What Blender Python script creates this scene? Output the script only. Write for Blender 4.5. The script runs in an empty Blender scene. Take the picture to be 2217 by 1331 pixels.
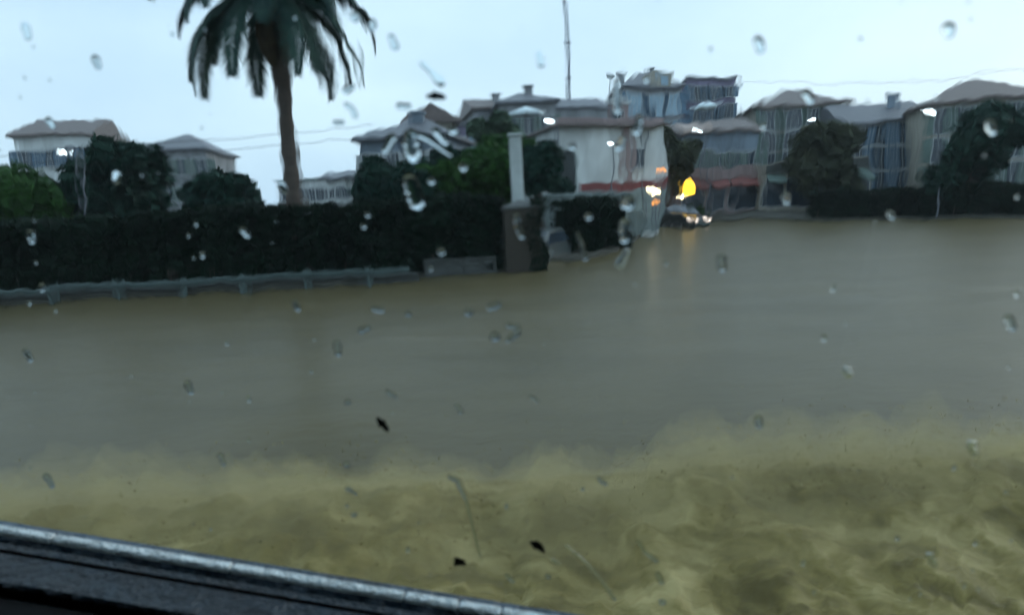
import bpy, bmesh, math, random
import numpy as np
from mathutils import Vector, Matrix, noise
R = math.radians
random.seed(7); rng = np.random.default_rng(7)
S = bpy.context.scene
COL = S.collection

# ---------------------------------------------------------------- camera
FPX, CX, CY, EYE = 1427.0, 1108.5, 665.5, 1.9
PITCH, ROLL = R(9.0), R(3.0)
fw = Vector((0, math.cos(PITCH), -math.sin(PITCH)))
r0 = Vector((1, 0, 0)); u0 = r0.cross(fw)
rt = r0*math.cos(ROLL) - u0*math.sin(ROLL)
up = u0*math.cos(ROLL) + r0*math.sin(ROLL)
CAMP = Vector((0, 0, EYE))
cam = bpy.data.cameras.new('camera'); camo = bpy.data.objects.new('camera', cam); COL.objects.link(camo)
m3 = Matrix((rt, up, -fw)).transposed()
camo.matrix_world = Matrix.Translation(CAMP) @ m3.to_4x4()
cam.sensor_width = 36; cam.lens = 36*FPX/2217
cam.clip_start = 0.01; cam.clip_end = 3000
cam.dof.use_dof = True; cam.dof.focus_distance = 0.85
cam.dof.aperture_fstop = cam.lens/5.4
S.camera = camo

# ---------------------------------------------------------------- sky, sun, exposure
W = bpy.data.worlds.new('World'); S.world = W; W.use_nodes = True
nt = W.node_tree; nt.nodes.clear()
wo = nt.nodes.new('ShaderNodeOutputWorld'); bg = nt.nodes.new('ShaderNodeBackground'); bg.inputs[1].default_value = 0.1
sk = nt.nodes.new('ShaderNodeTexSky'); sk.sky_type = 'NISHITA'; sk.sun_disc = False
sk.sun_elevation = R(24); sk.sun_rotation = R(60); sk.air_density = 1.5; sk.dust_density = 3.0
tc = nt.nodes.new('ShaderNodeTexCoord'); mp = nt.nodes.new('ShaderNodeMapping'); mp.inputs['Scale'].default_value = (1, 1, 2.6)
nz = nt.nodes.new('ShaderNodeTexNoise'); nz.inputs['Scale'].default_value = 1.9; nz.inputs['Detail'].default_value = 6
rp = nt.nodes.new('ShaderNodeValToRGB')
rp.color_ramp.elements[0].position = 0.3; rp.color_ramp.elements[0].color = (5.1, 6.9, 8.8, 1)
rp.color_ramp.elements[1].position = 0.75; rp.color_ramp.elements[1].color = (7.4, 9.1, 10.4, 1)
mx = nt.nodes.new('ShaderNodeMix'); mx.data_type = 'RGBA'; mx.inputs[0].default_value = 0.85
L = nt.links.new
L(tc.outputs['Generated'], mp.inputs[0]); L(mp.outputs[0], nz.inputs[0]); L(nz.outputs[0], rp.inputs[0])
L(sk.outputs[0], mx.inputs[6]); L(rp.outputs[0], mx.inputs[7]); L(mx.outputs[2], bg.inputs[0]); L(bg.outputs[0], wo.inputs[0])
sun = bpy.data.lights.new('sun', 'SUN'); sun.energy = 0.5; sun.angle = R(25); sun.color = (1, 0.95, 0.9)
suno = bpy.data.objects.new('sun', sun); COL.objects.link(suno)
sd = Vector((math.sin(R(60))*math.cos(R(24)), math.cos(R(60))*math.cos(R(24)), math.sin(R(24))))
suno.rotation_euler = sd.to_track_quat('Z', 'Y').to_euler()
S.view_settings.view_transform = 'Standard'; S.view_settings.look = 'None'
S.view_settings.gamma = 1; S.view_settings.use_curve_mapping = False; S.view_settings.exposure = 0.45
S.cycles.use_denoising = True
S.cycles.max_bounces = 10; S.cycles.diffuse_bounces = 3; S.cycles.glossy_bounces = 3; S.cycles.transmission_bounces = 10
S.cycles.volume_bounces = 0; S.cycles.sample_clamp_indirect = 4; S.cycles.caustics_refractive = True

# ---------------------------------------------------------------- geometry of the view (used to survey real positions)
def ray(px, py): return (fw + rt*((px-CX)/FPX) - up*((py-CY)/FPX)).normalized()
def at(px, py, Y): d = ray(px, py); return CAMP + d*(Y/d.y)
def gp(px, py, z=0.0): d = ray(px, py); return CAMP + d*((z-EYE)/d.z)

# ---------------------------------------------------------------- materials
MATS = {}
def mat(name, col, rough=0.8, noise_amt=0.25, scale=3.0, bump=0.0, bscale=None, metal=0.0, col2=None, coat=0.0, spec=0.5, emit=None, estr=0.0, stretch=(1, 1, 1), trans=0.0, streak=0.0):
    if name in MATS: return MATS[name]
    m = bpy.data.materials.new(name); m.use_nodes = True; n = m.node_tree; b = n.nodes['Principled BSDF']; l = n.links.new
    t = n.nodes.new('ShaderNodeTexCoord'); mpp = n.nodes.new('ShaderNodeMapping'); mpp.inputs['Scale'].default_value = stretch
    l(t.outputs['Object'], mpp.inputs[0])
    z = n.nodes.new('ShaderNodeTexNoise'); z.inputs['Scale'].default_value = scale; z.inputs['Detail'].default_value = 6; z.inputs['Roughness'].default_value = 0.62
    l(mpp.outputs[0], z.inputs[0])
    r = n.nodes.new('ShaderNodeValToRGB'); c2 = col2 or tuple(c*(1+noise_amt) for c in col)
    r.color_ramp.elements[0].position = 0.33; r.color_ramp.elements[0].color = (*[c*(1-noise_amt) for c in col], 1)
    r.color_ramp.elements[1].position = 0.67; r.color_ramp.elements[1].color = (*c2, 1)
    l(z.outputs[0], r.inputs[0]); out = r.outputs[0]
    if streak:
        ms = n.nodes.new('ShaderNodeMapping'); ms.inputs['Scale'].default_value = (0.7, 0.7, 0.16); l(t.outputs['Object'], ms.inputs[0])
        z2 = n.nodes.new('ShaderNodeTexNoise'); z2.inputs['Scale'].default_value = 2.2; z2.inputs['Detail'].default_value = 5; l(ms.outputs[0], z2.inputs[0])
        r2 = n.nodes.new('ShaderNodeValToRGB'); r2.color_ramp.elements[0].position = 0.38; r2.color_ramp.elements[0].color = (1-streak,)*3+(1,)
        r2.color_ramp.elements[1].position = 0.6; r2.color_ramp.elements[1].color = (1, 1, 1, 1); l(z2.outputs[0], r2.inputs[0])
        mm = n.nodes.new('ShaderNodeMix'); mm.data_type = 'RGBA'; mm.blend_type = 'MULTIPLY'; mm.inputs[0].default_value = 1
        l(out, mm.inputs[6]); l(r2.outputs[0], mm.inputs[7]); out = mm.outputs[2]
    l(out, b.inputs['Base Color'])
    b.inputs['Roughness'].default_value = rough; b.inputs['Metallic'].default_value = metal
    b.inputs['Coat Weight'].default_value = coat; b.inputs['Specular IOR Level'].default_value = spec
    if trans:
        b.inputs['Transmission Weight'].default_value = trans
    if bump:
        zb = n.nodes.new('ShaderNodeTexNoise'); zb.inputs['Scale'].default_value = bscale or scale*4; zb.inputs['Detail'].default_value = 4
        l(mpp.outputs[0], zb.inputs[0]); bp = n.nodes.new('ShaderNodeBump'); bp.inputs['Strength'].default_value = bump; bp.inputs['Distance'].default_value = 0.05
        l(zb.outputs[0], bp.inputs['Height']); l(bp.outputs[0], b.inputs['Normal'])
    if emit:
        b.inputs['Emission Color'].default_value = (*emit, 1); b.inputs['Emission Strength'].default_value = estr
    MATS[name] = m; return m

def foliage_mat(name, a, bcol):
    m = mat(name, a, rough=0.6, col2=bcol, scale=1.1, spec=0.12)
    return m
F_HEDGE = foliage_mat('hedge leaves', (0.003, 0.010, 0.006), (0.008, 0.024, 0.013))
F_DARK = foliage_mat('dark tree leaves', (0.009, 0.030, 0.025), (0.024, 0.066, 0.046))
F_MID = foliage_mat('mid green leaves', (0.018, 0.055, 0.016), (0.05, 0.13, 0.03))
F_GREY = foliage_mat('grey green leaves', (0.05, 0.085, 0.06), (0.10, 0.15, 0.10))
F_BROWN = foliage_mat('brown green leaves', (0.035, 0.05, 0.035), (0.08, 0.09, 0.055))
F_PALM = foliage_mat('palm leaves', (0.012, 0.035, 0.035), (0.035, 0.08, 0.06))
BARK = mat('bark', (0.06, 0.045, 0.035), scale=8, bump=0.6)
STUCCO_G = mat('grey stucco', (0.27, 0.28, 0.29), scale=0.6, bump=0.2, bscale=30, streak=0.3)
STUCCO_W = mat('white stucco', (0.66, 0.68, 0.66), scale=0.5, noise_amt=0.12, bump=0.2, bscale=30, streak=0.28)
STUCCO_C = mat('cream stucco', (0.38, 0.36, 0.30), scale=0.5, noise_amt=0.15, bump=0.2, bscale=30, streak=0.3)
STUCCO_P = mat('dull pink stucco', (0.32, 0.24, 0.23), scale=0.5, noise_amt=0.15, bump=0.2, bscale=30, streak=0.3)
STUCCO_B = mat('blue grey stucco', (0.19, 0.24, 0.29), scale=0.5, noise_amt=0.2, bump=0.2, bscale=30, streak=0.3)
STUCCO_V = mat('violet grey stucco', (0.20, 0.18, 0.26), scale=0.5, noise_amt=0.2, bump=0.2, bscale=30, streak=0.3)
RED = mat('dull red paint', (0.24, 0.07, 0.065), scale=2, noise_amt=0.3, streak=0.25)
ROOF = mat('wet grey roof tiles', (0.12, 0.125, 0.14), rough=0.45, scale=3, bump=0.8, bscale=6, stretch=(1, 6, 1))
ROOFB = mat('brown roof tiles', (0.13, 0.10, 0.09), rough=0.5, scale=3, bump=0.8, bscale=6, stretch=(1, 6, 1))
STONE = mat('wet grey stone', (0.05, 0.055, 0.05), rough=0.5, scale=5, bump=0.5)
CONC = mat('pale concrete', (0.22, 0.27, 0.26), rough=0.6, scale=2, bump=0.3, streak=0.25)
PILLAR = mat('dark brown brick', (0.042, 0.034, 0.022), rough=0.7, scale=5, bump=0.5, streak=0.3)
MORTAR = mat('mortar', (0.06, 0.055, 0.045), scale=6)
WHITEP = mat('white paint', (0.55, 0.6, 0.58), rough=0.5, scale=2.5, noise_amt=0.15, streak=0.3)
GALV = mat('galvanised steel', (0.07, 0.10, 0.095), rough=0.45, metal=0.3, scale=4, noise_amt=0.3)
POLE = mat('grey pole paint', (0.13, 0.14, 0.16), rough=0.5, scale=3)
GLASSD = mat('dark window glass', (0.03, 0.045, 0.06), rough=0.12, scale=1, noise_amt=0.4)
GLASSB = mat('window with painted reflection', (0.28, 0.40, 0.48), rough=0.2, scale=1, noise_amt=0.15)  # pale sky reflection painted into the pane's base colour
FRAME = mat('window frame', (0.42, 0.44, 0.44), rough=0.5)
SHUT = mat('blue shutter paint', (0.09, 0.16, 0.23), rough=0.6, scale=2)
SHUTG = mat('grey green shutter paint', (0.10, 0.15, 0.13), rough=0.6, scale=2)
DOORD = mat('dark door wood', (0.02, 0.028, 0.028), rough=0.5)
CARG = mat('silver grey car paint', (0.07, 0.085, 0.085), rough=0.3, coat=0.5, noise_amt=0.1)
CARD = mat('dark car paint', (0.02, 0.024, 0.022), rough=0.3, coat=0.5)
CARW = mat('off white van paint', (0.34, 0.36, 0.35), rough=0.35, coat=0.4, noise_amt=0.1)
RUBBER = mat('tyre rubber', (0.015, 0.015, 0.015), rough=0.85)
RIM = mat('wheel rim metal', (0.3, 0.3, 0.3), rough=0.4, metal=0.6)
SOIL = mat('wet ground', (0.05, 0.05, 0.038), rough=0.75, scale=0.8, bump=0.4)
HILL = mat('hill scrub', (0.03, 0.045, 0.03), rough=0.9, scale=0.3, col2=(0.07, 0.08, 0.06))
ASPH = mat('submerged asphalt', (0.05, 0.05, 0.05), scale=4)
L_WHITE = mat('lit white lamp', (0.8, 0.8, 0.8), emit=(0.88, 0.97, 1.0), estr=5)
L_WARM = mat('lit warm lamp', (0.8, 0.7, 0.5), emit=(1.0, 0.78, 0.45), estr=6)
L_YEL = mat('lit yellow lantern', (0.8, 0.6, 0.1), emit=(1.0, 0.50, 0.01), estr=2.4)
L_HEAD = mat('lit headlight', (0.8, 0.7, 0.6), emit=(1.0, 0.75, 0.62), estr=1.6)
L_ORANGE = mat('lit orange lamp', (0.8, 0.4, 0.1), emit=(1.0, 0.30, 0.05), estr=1.4)
CANVAS = mat('white canvas', (0.68, 0.78, 0.80), rough=0.8, noise_amt=0.08)
REDAWN = mat('brown red awning cloth', (0.20, 0.07, 0.06), rough=0.8, noise_amt=0.2)

# ---------------------------------------------------------------- object helpers
def link(o, parent=None):
    COL.objects.link(o)
    if parent: o.parent = parent
    return o
def thing(name, label, cat, loc=(0, 0, 0), rz=0.0, group=None):
    o = bpy.data.objects.new(name, None); o.empty_display_size = 0.2; link(o); o.location = loc; o.rotation_euler = (0, 0, rz)
    o['label'] = label; o['category'] = cat
    if group: o['group'] = group
    return o
def tag(o, label, cat=None, group=None, kind=None):
    o['label'] = label
    if cat: o['category'] = cat
    if group: o['group'] = group
    if kind: o['kind'] = kind
    return o
def obj(name, bm, m, parent=None, smooth=False, loc=None):
    me = bpy.data.meshes.new(name)
    bmesh.ops.recalc_face_normals(bm, faces=bm.faces)
    bm.to_mesh(me); bm.free()
    for x in (m if isinstance(m, (list, tuple)) else [m]): me.materials.append(x)
    if smooth: me.shade_smooth()
    o = bpy.data.objects.new(name, me); link(o, parent)
    if loc is not None: o.location = loc
    return o
def arrmesh(name, V, Fc, m, parent=None, smooth=False):
    me = bpy.data.meshes.new(name); me.from_pydata([tuple(v) for v in V], [], [tuple(f) for f in Fc]); me.materials.append(m); me.update()
    if smooth: me.shade_smooth()
    return link(bpy.data.objects.new(name, me), parent)
def box(bm, x0, x1, y0, y1, z0, z1, bev=0.0):
    r = bmesh.ops.create_cube(bm, size=1.0)
    bmesh.ops.scale(bm, vec=(x1-x0, y1-y0, z1-z0), verts=r['verts']); bmesh.ops.translate(bm, vec=((x0+x1)/2, (y0+y1)/2, (z0+z1)/2), verts=r['verts'])
    if bev:
        es = list({e for v in r['verts'] for e in v.link_edges})
        bmesh.ops.bevel(bm, geom=es, offset=bev, segments=1, affect='EDGES')
def BX(*a, **k): bm = bmesh.new(); box(bm, *a, **k); return bm
def tube(bm, pts, rad, seg=8):
    pts = [Vector(p) for p in pts]; rings = []
    for i, p in enumerate(pts):
        d = (pts[min(i+1, len(pts)-1)] - pts[max(i-1, 0)]).normalized()
        a = d.cross(Vector((0, 0, 1)) if abs(d.z) < 0.95 else Vector((1, 0, 0))).normalized(); b = d.cross(a)
        r = rad[i] if isinstance(rad, (list, tuple)) else rad
        rings.append([bm.verts.new(p + a*r*math.cos(2*math.pi*k/seg) + b*r*math.sin(2*math.pi*k/seg)) for k in range(seg)])
    for A, B in zip(rings, rings[1:]):
        for k in range(seg): bm.faces.new((A[k], A[(k+1) % seg], B[(k+1) % seg], B[k]))
    bm.faces.new(rings[0][::-1]); bm.faces.new(rings[-1])
def TB(pts, rad, seg=8): bm = bmesh.new(); tube(bm, pts, rad, seg); return bm
def leaves(name, P, size, m, parent=None, up_bias=0.3, kind=None):
    """one mesh of bent leaf quads at points P (n,3)"""
    n = len(P); P = np.asarray(P); N = rng.normal(size=(n, 3)); N[:, 2] += up_bias; N /= np.linalg.norm(N, axis=1)[:, None]
    T = np.cross(N, rng.normal(size=(n, 3))); T /= np.linalg.norm(T, axis=1)[:, None]; B = np.cross(N, T)
    s = size*(0.6+0.8*rng.random((n, 1)))
    V = np.empty((n, 4, 3)); V[:, 0] = P-T*s; V[:, 1] = P+B*s*0.45+N*s*0.12; V[:, 2] = P+T*s; V[:, 3] = P-B*s*0.45+N*s*0.12
    me = bpy.data.meshes.new(name); me.vertices.add(4*n); me.vertices.foreach_set('co', V.reshape(-1))
    me.loops.add(4*n); me.loops.foreach_set('vertex_index', np.arange(4*n, dtype=np.int32)); me.polygons.add(n)
    me.polygons.foreach_set('loop_start', np.arange(0, 4*n, 4, dtype=np.int32)); me.polygons.foreach_set('loop_total', np.full(n, 4, dtype=np.int32))
    me.update(calc_edges=True); me.materials.append(m)
    o = link(bpy.data.objects.new(name, me), parent)
    return o

# ---------------------------------------------------------------- setting: water, ground, road
SHORE = [(-60, 15.4), (-24, 16.0), (-13.1, 16.7), (-9.5, 16.8), (-4.6, 16.9), (-2.4, 18.2), (-0.19, 18.5), (0.9, 18.8), (1.25, 21.0), (2.2, 21.4), (3.8, 23.0), (5.2, 28.0), (7.3, 35.5), (9.9, 41.7), (12.6, 43.2), (16, 38.6), (23, 31.0), (36, 22), (60, 12)]
def terrain(x, y):
    z = 0.16 + max(0, min(y, 90)-33)*0.022
    return z + 2.0*max(0, (y-90)/110) * (1+0.3*math.sin(x*0.05))
V, Fc = [], []
rows = [0, 0, 1.0, 3, 7, 13, 20, 32, 50, 80, 130, 220, 420]
for (sx, sy) in SHORE:
    for j, r in enumerate(rows):
        k = sx*(1+r/45.0); y = sy+r
        V.append((k, y, -0.5 if j == 0 else (terrain(k, y) if j > 1 else 0.10)))
nr = len(rows)
for i in range(len(SHORE)-1):
    for j in range(nr-1):
        a = i*nr+j; Fc.append((a, a+nr, a+nr+1, a+1))
o = arrmesh('ground', V, Fc, SOIL, smooth=False); o['kind'] = 'structure'
o = arrmesh('road', [(-400, -200, -0.45), (400, -200, -0.45), (400, 600, -0.45), (-400, 600, -0.45)], [(0, 1, 2, 3)], ASPH); o['kind'] = 'structure'

def water_mat(name, foam=False):
    m = bpy.data.materials.new(name); m.use_nodes = True; n = m.node_tree; b = n.nodes['Principled BSDF']; l = n.links.new
    t = n.nodes.new('ShaderNodeTexCoord')
    z = n.nodes.new('ShaderNodeTexNoise'); z.inputs['Scale'].default_value = 0.55 if not foam else 2.8; z.inputs['Detail'].default_value = 8; z.inputs['Roughness'].default_value = 0.65 if foam else 0.5; z.inputs['Distortion'].default_value = 0.8
    mpp = n.nodes.new('ShaderNodeMapping'); mpp.inputs['Scale'].default_value = (0.6, 1.3, 1) if not foam else (0.8, 1.2, 1.2)
    l(t.outputs['Object'], mpp.inputs[0]); l(mpp.outputs[0], z.inputs[0])
    r = n.nodes.new('ShaderNodeValToRGB'); e = r.color_ramp.elements
    if foam:
        e[0].position = 0.38; e[0].color = (0.085, 0.064, 0.015, 1); e[1].position = 0.64; e[1].color = (0.42, 0.34, 0.15, 1)
        k = e.new(0.5); k.color = (0.20, 0.155, 0.045, 1)
    else:
        e[0].position = 0.3; e[0].color = (0.088, 0.073, 0.035, 1); e[1].position = 0.72; e[1].color = (0.112, 0.092, 0.046, 1)
    l(z.outputs[0], r.inputs[0]); l(r.outputs[0], b.inputs['Base Color'])
    b.inputs['Roughness'].default_value = 0.5 if foam else 0.34; b.inputs['IOR'].default_value = 1.33
    b.inputs['Specular IOR Level'].default_value = 0.4 if foam else 0.28
    zb = n.nodes.new('ShaderNodeTexNoise'); zb.inputs['Scale'].default_value = 5 if not foam else 16; zb.inputs['Detail'].default_value = 5
    m2 = n.nodes.new('ShaderNodeMapping'); m2.inputs['Scale'].default_value = (0.6, 1.2, 1); l(t.outputs['Object'], m2.inputs[0]); l(m2.outputs[0], zb.inputs[0])
    bp = n.nodes.new('ShaderNodeBump'); bp.inputs['Strength'].default_value = 0.6 if foam else 0.4; bp.inputs['Distance'].default_value = 0.04 if foam else 0.022
    l(zb.outputs[0], bp.inputs['Height']); l(bp.outputs[0], b.inputs['Normal'])
    return m
WATER = water_mat('muddy flood water'); FOAM = water_mat('muddy foam', True)
# flood surface with low waves, finer close by
ys = np.concatenate([np.linspace(-3, 12, 90), np.geomspace(12.3, 60, 60), [90, 150, 300, 600]])
xs = np.concatenate([[-400, -200, -100, -60], np.linspace(-34, 34, 150), [60, 100, 200, 400]])
X, Y = np.meshgrid(xs, ys)
def wz(x, y):
    return 0.012*noise.noise(Vector((x*0.55, y*0.9, 3.1))) + 0.010*noise.noise(Vector((x*1.7, y*2.6, 9.7)))
Z = np.array([[wz(a, b) if (b < 60 and abs(a) < 40) else 0.0 for a, b in zip(ra, rb)] for ra, rb in zip(X, Y)])
V = np.stack([X, Y, Z], -1).reshape(-1, 3); nx = len(xs)
Fc = [(j*nx+i, j*nx+i+1, (j+1)*nx+i+1, (j+1)*nx+i) for j in range(len(ys)-1) for i in range(nx-1)]
o = arrmesh('water', V, Fc, WATER, smooth=True); o['kind'] = 'structure'

# ---------------------------------------------------------------- the wave and spray thrown up beside the vehicle
def crest(x):
    c = 0.33 + 0.03*math.sin(x*2.1+0.6) + 0.06*noise.noise(Vector((x*1.7, 0.3, 5))) + 0.07*max(0, min(1, (x-0.5)/1.0)) - 0.04*math.exp(-((x+0.12)/0.3)**2) - 0.07*math.exp(-((x-0.33)/0.2)**2)
    c += 0.10*math.exp(-((x+1.05)/0.5)**2) + 0.07*max(0, min(1, (-x-0.2)))
    return max(0.12, c)
def splash_z(x, y):
    yc = 3.25 + 0.03*x + 0.25*noise.noise(Vector((x*1.3, 1.1, 2)))
    c = crest(x)
    if y > yc: t = min(1, (y-yc)/1.0); prof = 1-t*t*(3-2*t)
    else: t = (yc-y)/2.3; prof = (1-min(1, t))**0.8*0.75+0.25
    p = Vector((x, y*0.8, 0))
    w = min(1, prof*1.5)
    lump = noise.fractal(p*1.9, 0.9, 2.2, 5)*0.10 + noise.fractal(p*6, 0.7, 2.1, 5)*0.045 + abs(noise.noise(p*14))*0.03
    return c*prof + lump*w*(0.4+c) - 0.05*max(0.0, 1-prof*8)
xs = np.linspace(-4.6, 4.8, 430); ys = np.linspace(0.75, 4.6, 200)
V = [(x, y, splash_z(x, y)) for y in ys for x in xs]; nx = len(xs)
Fc = [(j*nx+i, j*nx+i+1, (j+1)*nx+i+1, (j+1)*nx+i) for j in range(len(ys)-1) for i in range(nx-1)]
o = arrmesh('muddy_wave', V, Fc, FOAM, smooth=True)
tag(o, 'foaming yellow brown wave thrown up from the flood beside the vehicle', kind='stuff')
# droplets of spray over the crest
P = []
for i in range(9000):
    x = random.uniform(-4.4, 4.6); y = 3.25+0.03*x+random.gauss(0.1, 0.3)
    hgt = crest(x); z = hgt*random.uniform(0.7, 1.0)+abs(random.gauss(0, 0.09+0.10*abs(noise.noise(Vector((x*2.4, 7, 1))))))
    P.append((x, y, z))
P = np.array(P); n = len(P); s = 0.0015+0.0045*rng.random((n, 1))**3
P = P[:9000]; o6 = np.array([(1, 0, 0), (0, 1, 0), (-1, 0, 0), (0, -1, 0), (0, 0, 1.6), (0, 0, -1.6)])
V = (P[:, None, :]+o6[None]*s[:, :, None]).reshape(-1, 3)
Fo = [(0, 1, 4), (1, 2, 4), (2, 3, 4), (3, 0, 4), (1, 0, 5), (2, 1, 5), (3, 2, 5), (0, 3, 5)]
Fc = [(a+6*k, b+6*k, c+6*k) for k in range(n) for a, b, c in Fo]
o = arrmesh('spray', V, Fc, FOAM, smooth=True); tag(o, 'fine muddy spray flying above the brown wave', kind='stuff')

# soft mist of finer drops hugging the wave
MIST = bpy.data.materials.new('muddy mist'); MIST.use_nodes = True; n = MIST.node_tree; n.nodes.clear()
ho = n.nodes.new('ShaderNodeOutputMaterial'); hv = n.nodes.new('ShaderNodeVolumePrincipled'); hv.inputs['Density'].default_value = 2.2; hv.inputs['Color'].default_value = (0.80, 0.67, 0.34, 1)
n.links.new(hv.outputs[0], ho.inputs['Volume'])
xs = np.linspace(-4.4, 4.6, 300); ys = np.linspace(1.7, 4.3, 80); nx, ny = len(xs), len(ys)
BASEZ = [[max(splash_z(x, y), 0) for x in xs] for y in ys]
for lay, dens in ((0.28, 1.5), (0.6, 1.1), (1.0, 0.8)):
    top, bot = [], []
    for j, y in enumerate(ys):
        for i, x in enumerate(xs):
            e = min(1, 5*min(i/nx, 1-i/nx, j/ny, 1-j/ny)); yc = 3.3+0.03*x
            pr = math.exp(-((y-yc)/(0.40 if y > yc else 0.6))**2)
            hgt = lay*e*pr*(0.24+0.20*max(-0.8, noise.fractal(Vector((x*1.9, y*1.6, 4)), 0.9, 2.0, 3))) + e*pr*lay*0.07*noise.fractal(Vector((x*6.5, y*6.5, lay*9)), 0.6, 2.1, 5)
            z0 = BASEZ[j][i]; top.append((x, y, z0+0.01+0.012*lay+max(0.0, hgt))); bot.append((x, y, z0-0.06-0.02*lay))
    V = top+bot; N_ = nx*ny; Fc = []
    for j in range(ny-1):
        for i in range(nx-1):
            a = j*nx+i; Fc += [(a, a+1, a+nx+1, a+nx), (N_+a, N_+a+nx, N_+a+nx+1, N_+a+1)]
    for i in range(nx-1): Fc += [(i, N_+i, N_+i+1, i+1), ((ny-1)*nx+i, (ny-1)*nx+i+1, N_+(ny-1)*nx+i+1, N_+(ny-1)*nx+i)]
    for j in range(ny-1): Fc += [(j*nx, (j+1)*nx, N_+(j+1)*nx, N_+j*nx), (j*nx+nx-1, N_+j*nx+nx-1, N_+(j+1)*nx+nx-1, (j+1)*nx+nx-1)]
    MM = MIST.copy(); MM.node_tree.nodes['Principled Volume'].inputs['Density'].default_value = dens
    o = arrmesh('spray_mist', V, Fc, MM); tag(o, {0.28: 'dense low layer of brownish spray mist clinging to the wave crest', 0.6: 'middle layer of brownish spray mist over the wave crest', 1.0: 'thin ragged top layer of spray mist above the wave'}[lay], kind='stuff')

# ---------------------------------------------------------------- vegetation
def hedge(A, B, h, th, label, n, size, m=F_HEDGE, base=0.1, cat='hedge'):
    A, B = Vector(A), Vector(B); d = (B-A); Ln = d.length; d.normalize(); nrm = Vector((d.y, -d.x))   # nrm points to the camera side
    t = thing('hedge', label, cat, (A.x, A.y, base), math.atan2(d.y, d.x))
    # local frame: x along, -y toward the camera
    P = []
    for i in range(n):
        u = random.uniform(-0.05, Ln+0.05); q = random.random()
        if q < 0.66: z = random.uniform(0.0, h); y = -th/2 - 0.03
        elif q < 0.9: z = h; y = random.uniform(-th/2, th/2)
        else: z = random.uniform(0, h); y = th/2
        b = 0.20*noise.noise(Vector((u*0.7, z*1.4, y+7))) + 0.10*noise.noise(Vector((u*3.3, z*3.5, y+2)))
        if q < 0.66: y -= b; 
        elif q < 0.9: z += b*0.9
        else: y += b
        P.append((u+random.gauss(0, 0.04), y+random.gauss(0, 0.05), max(0.02, z+random.gauss(0, 0.045))))
    leaves('foliage', P, size, m, t)
    bm = bmesh.new(); box(bm, 0.05, Ln-0.05, -th/2+0.16, th/2-0.16, 0, h-0.16)
    obj('inner_growth', bm, m, t)
    k = 0.5
    while k < Ln-0.3:
        obj('stem', TB([(k, -th/2+0.02, -0.05), (k+0.1, -th/2-0.01, 0.5)], 0.025, 6), BARK, t); k += random.uniform(0.6, 1.1)
    return t
RAILY = 17.25
hedge((-9.6, 18.0), (-0.2, 19.25), 1.95, 1.1, 'long dark clipped hedge left of the brown gate pillar, above the guard rail', 26000, 0.075, base=0.12)
hedge((-26, 17.2), (-9.75, 18.0), 1.9, 1.1, 'far left stretch of dark hedge past the palm tree', 26000, 0.085, base=0.12)
hedge((1.7, 23.1), (4.05, 24.3), 1.75, 1.0, 'short dark green hedge between the grey car and the flooded road', 9000, 0.08, base=0.02)
hedge((17.5, 38.2), (24.5, 31.4), 1.5, 0.9, 'low hedge across the flooded road at far right', 8000, 0.10, base=0.05)

def tree(name, label, x, y, h, rad, m, n, lobes=9, trunk=0.35, base=0.2, size=0.22, squash=0.8, group=None, cat='tree'):
    t = thing(name, label, cat, (x, y, base), 0, group)
    cz = h - rad*squash
    ctr = []
    for i in range(lobes):
        a = random.uniform(0, 6.28); rr = rad*random.uniform(0.15, 0.75); ctr.append((rr*math.cos(a), rr*math.sin(a), cz+random.uniform(-0.75, 0.6)*rad*squash, rad*random.uniform(0.32, 0.55)))
    ctr.append((0, 0, cz, rad*0.6))
    P = []
    for i in range(n):
        c = random.choice(ctr); v = Vector((random.gauss(0, 1), random.gauss(0, 1), random.gauss(0, 1))).normalized()
        k = c[3]*(1-abs(random.gauss(0, 0.22)))*(1+0.35*noise.noise(v*2.2+Vector(c[:3])))
        P.append((c[0]+v.x*k, c[1]+v.y*k, max(0.15, c[2]+v.z*k*0.9)))
    leaves('crown', P, size, m, t)
    bm = bmesh.new(); r0_ = max(0.07, h*0.028)
    tube(bm, [(0, 0, -0.3), (0.05, 0, h*0.2), (-0.04, 0.03, h*0.45), (0, 0, cz)], [r0_*1.3, r0_, r0_*0.75, r0_*0.4], 8)
    for c in ctr[:6]:
        tube(bm, [(0, 0, h*random.uniform(0.2, 0.4)), (c[0]*0.5, c[1]*0.5, c[2]*0.8), c[:3]], [r0_*0.5, r0_*0.35, r0_*0.15], 6)
    obj('trunk', bm, BARK, t, True)
    return t
def T(name, label, px, ytop, Yd, rad, m, n, **k):
    p = at(px, ytop, Yd); return tree(name, label, p.x, Yd, p.z-k.get('base', 0.2), rad, m, n, **k)
T('broadleaf_tree', 'dark blue green tree below the left house gable, behind the hedge', 800, 345, 25, 1.25, F_DARK, 7000, size=0.17)
T('broadleaf_tree', 'dark round tree directly behind the hedge under the house with shutters', 870, 352, 23, 1.2, F_DARK, 7000, size=0.16)
T('broadleaf_tree', 'bright yellow green bush rising over the hedge beside the dark trees', 948, 345, 24, 1.0, F_MID, 6500, size=0.15)
T('broadleaf_tree', 'dark tree filling the gap between the two dark trees under the left house', 835, 362, 26, 1.3, F_DARK, 7000, size=0.17)
T('broadleaf_tree', 'deep green tree right of the yellow green bush, close to the hedge', 990, 330, 26, 1.3, F_DARK, 8000, size=0.17)
T('broadleaf_tree', 'dark tree behind the yellow green bush, in front of the gabled house', 915, 340, 28, 1.5, F_DARK, 8000, size=0.17)
T('tall_shrub', 'wide mid green tree immediately left of the white post', 1040, 298, 24, 1.6, F_MID, 12000, size=0.16)
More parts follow.
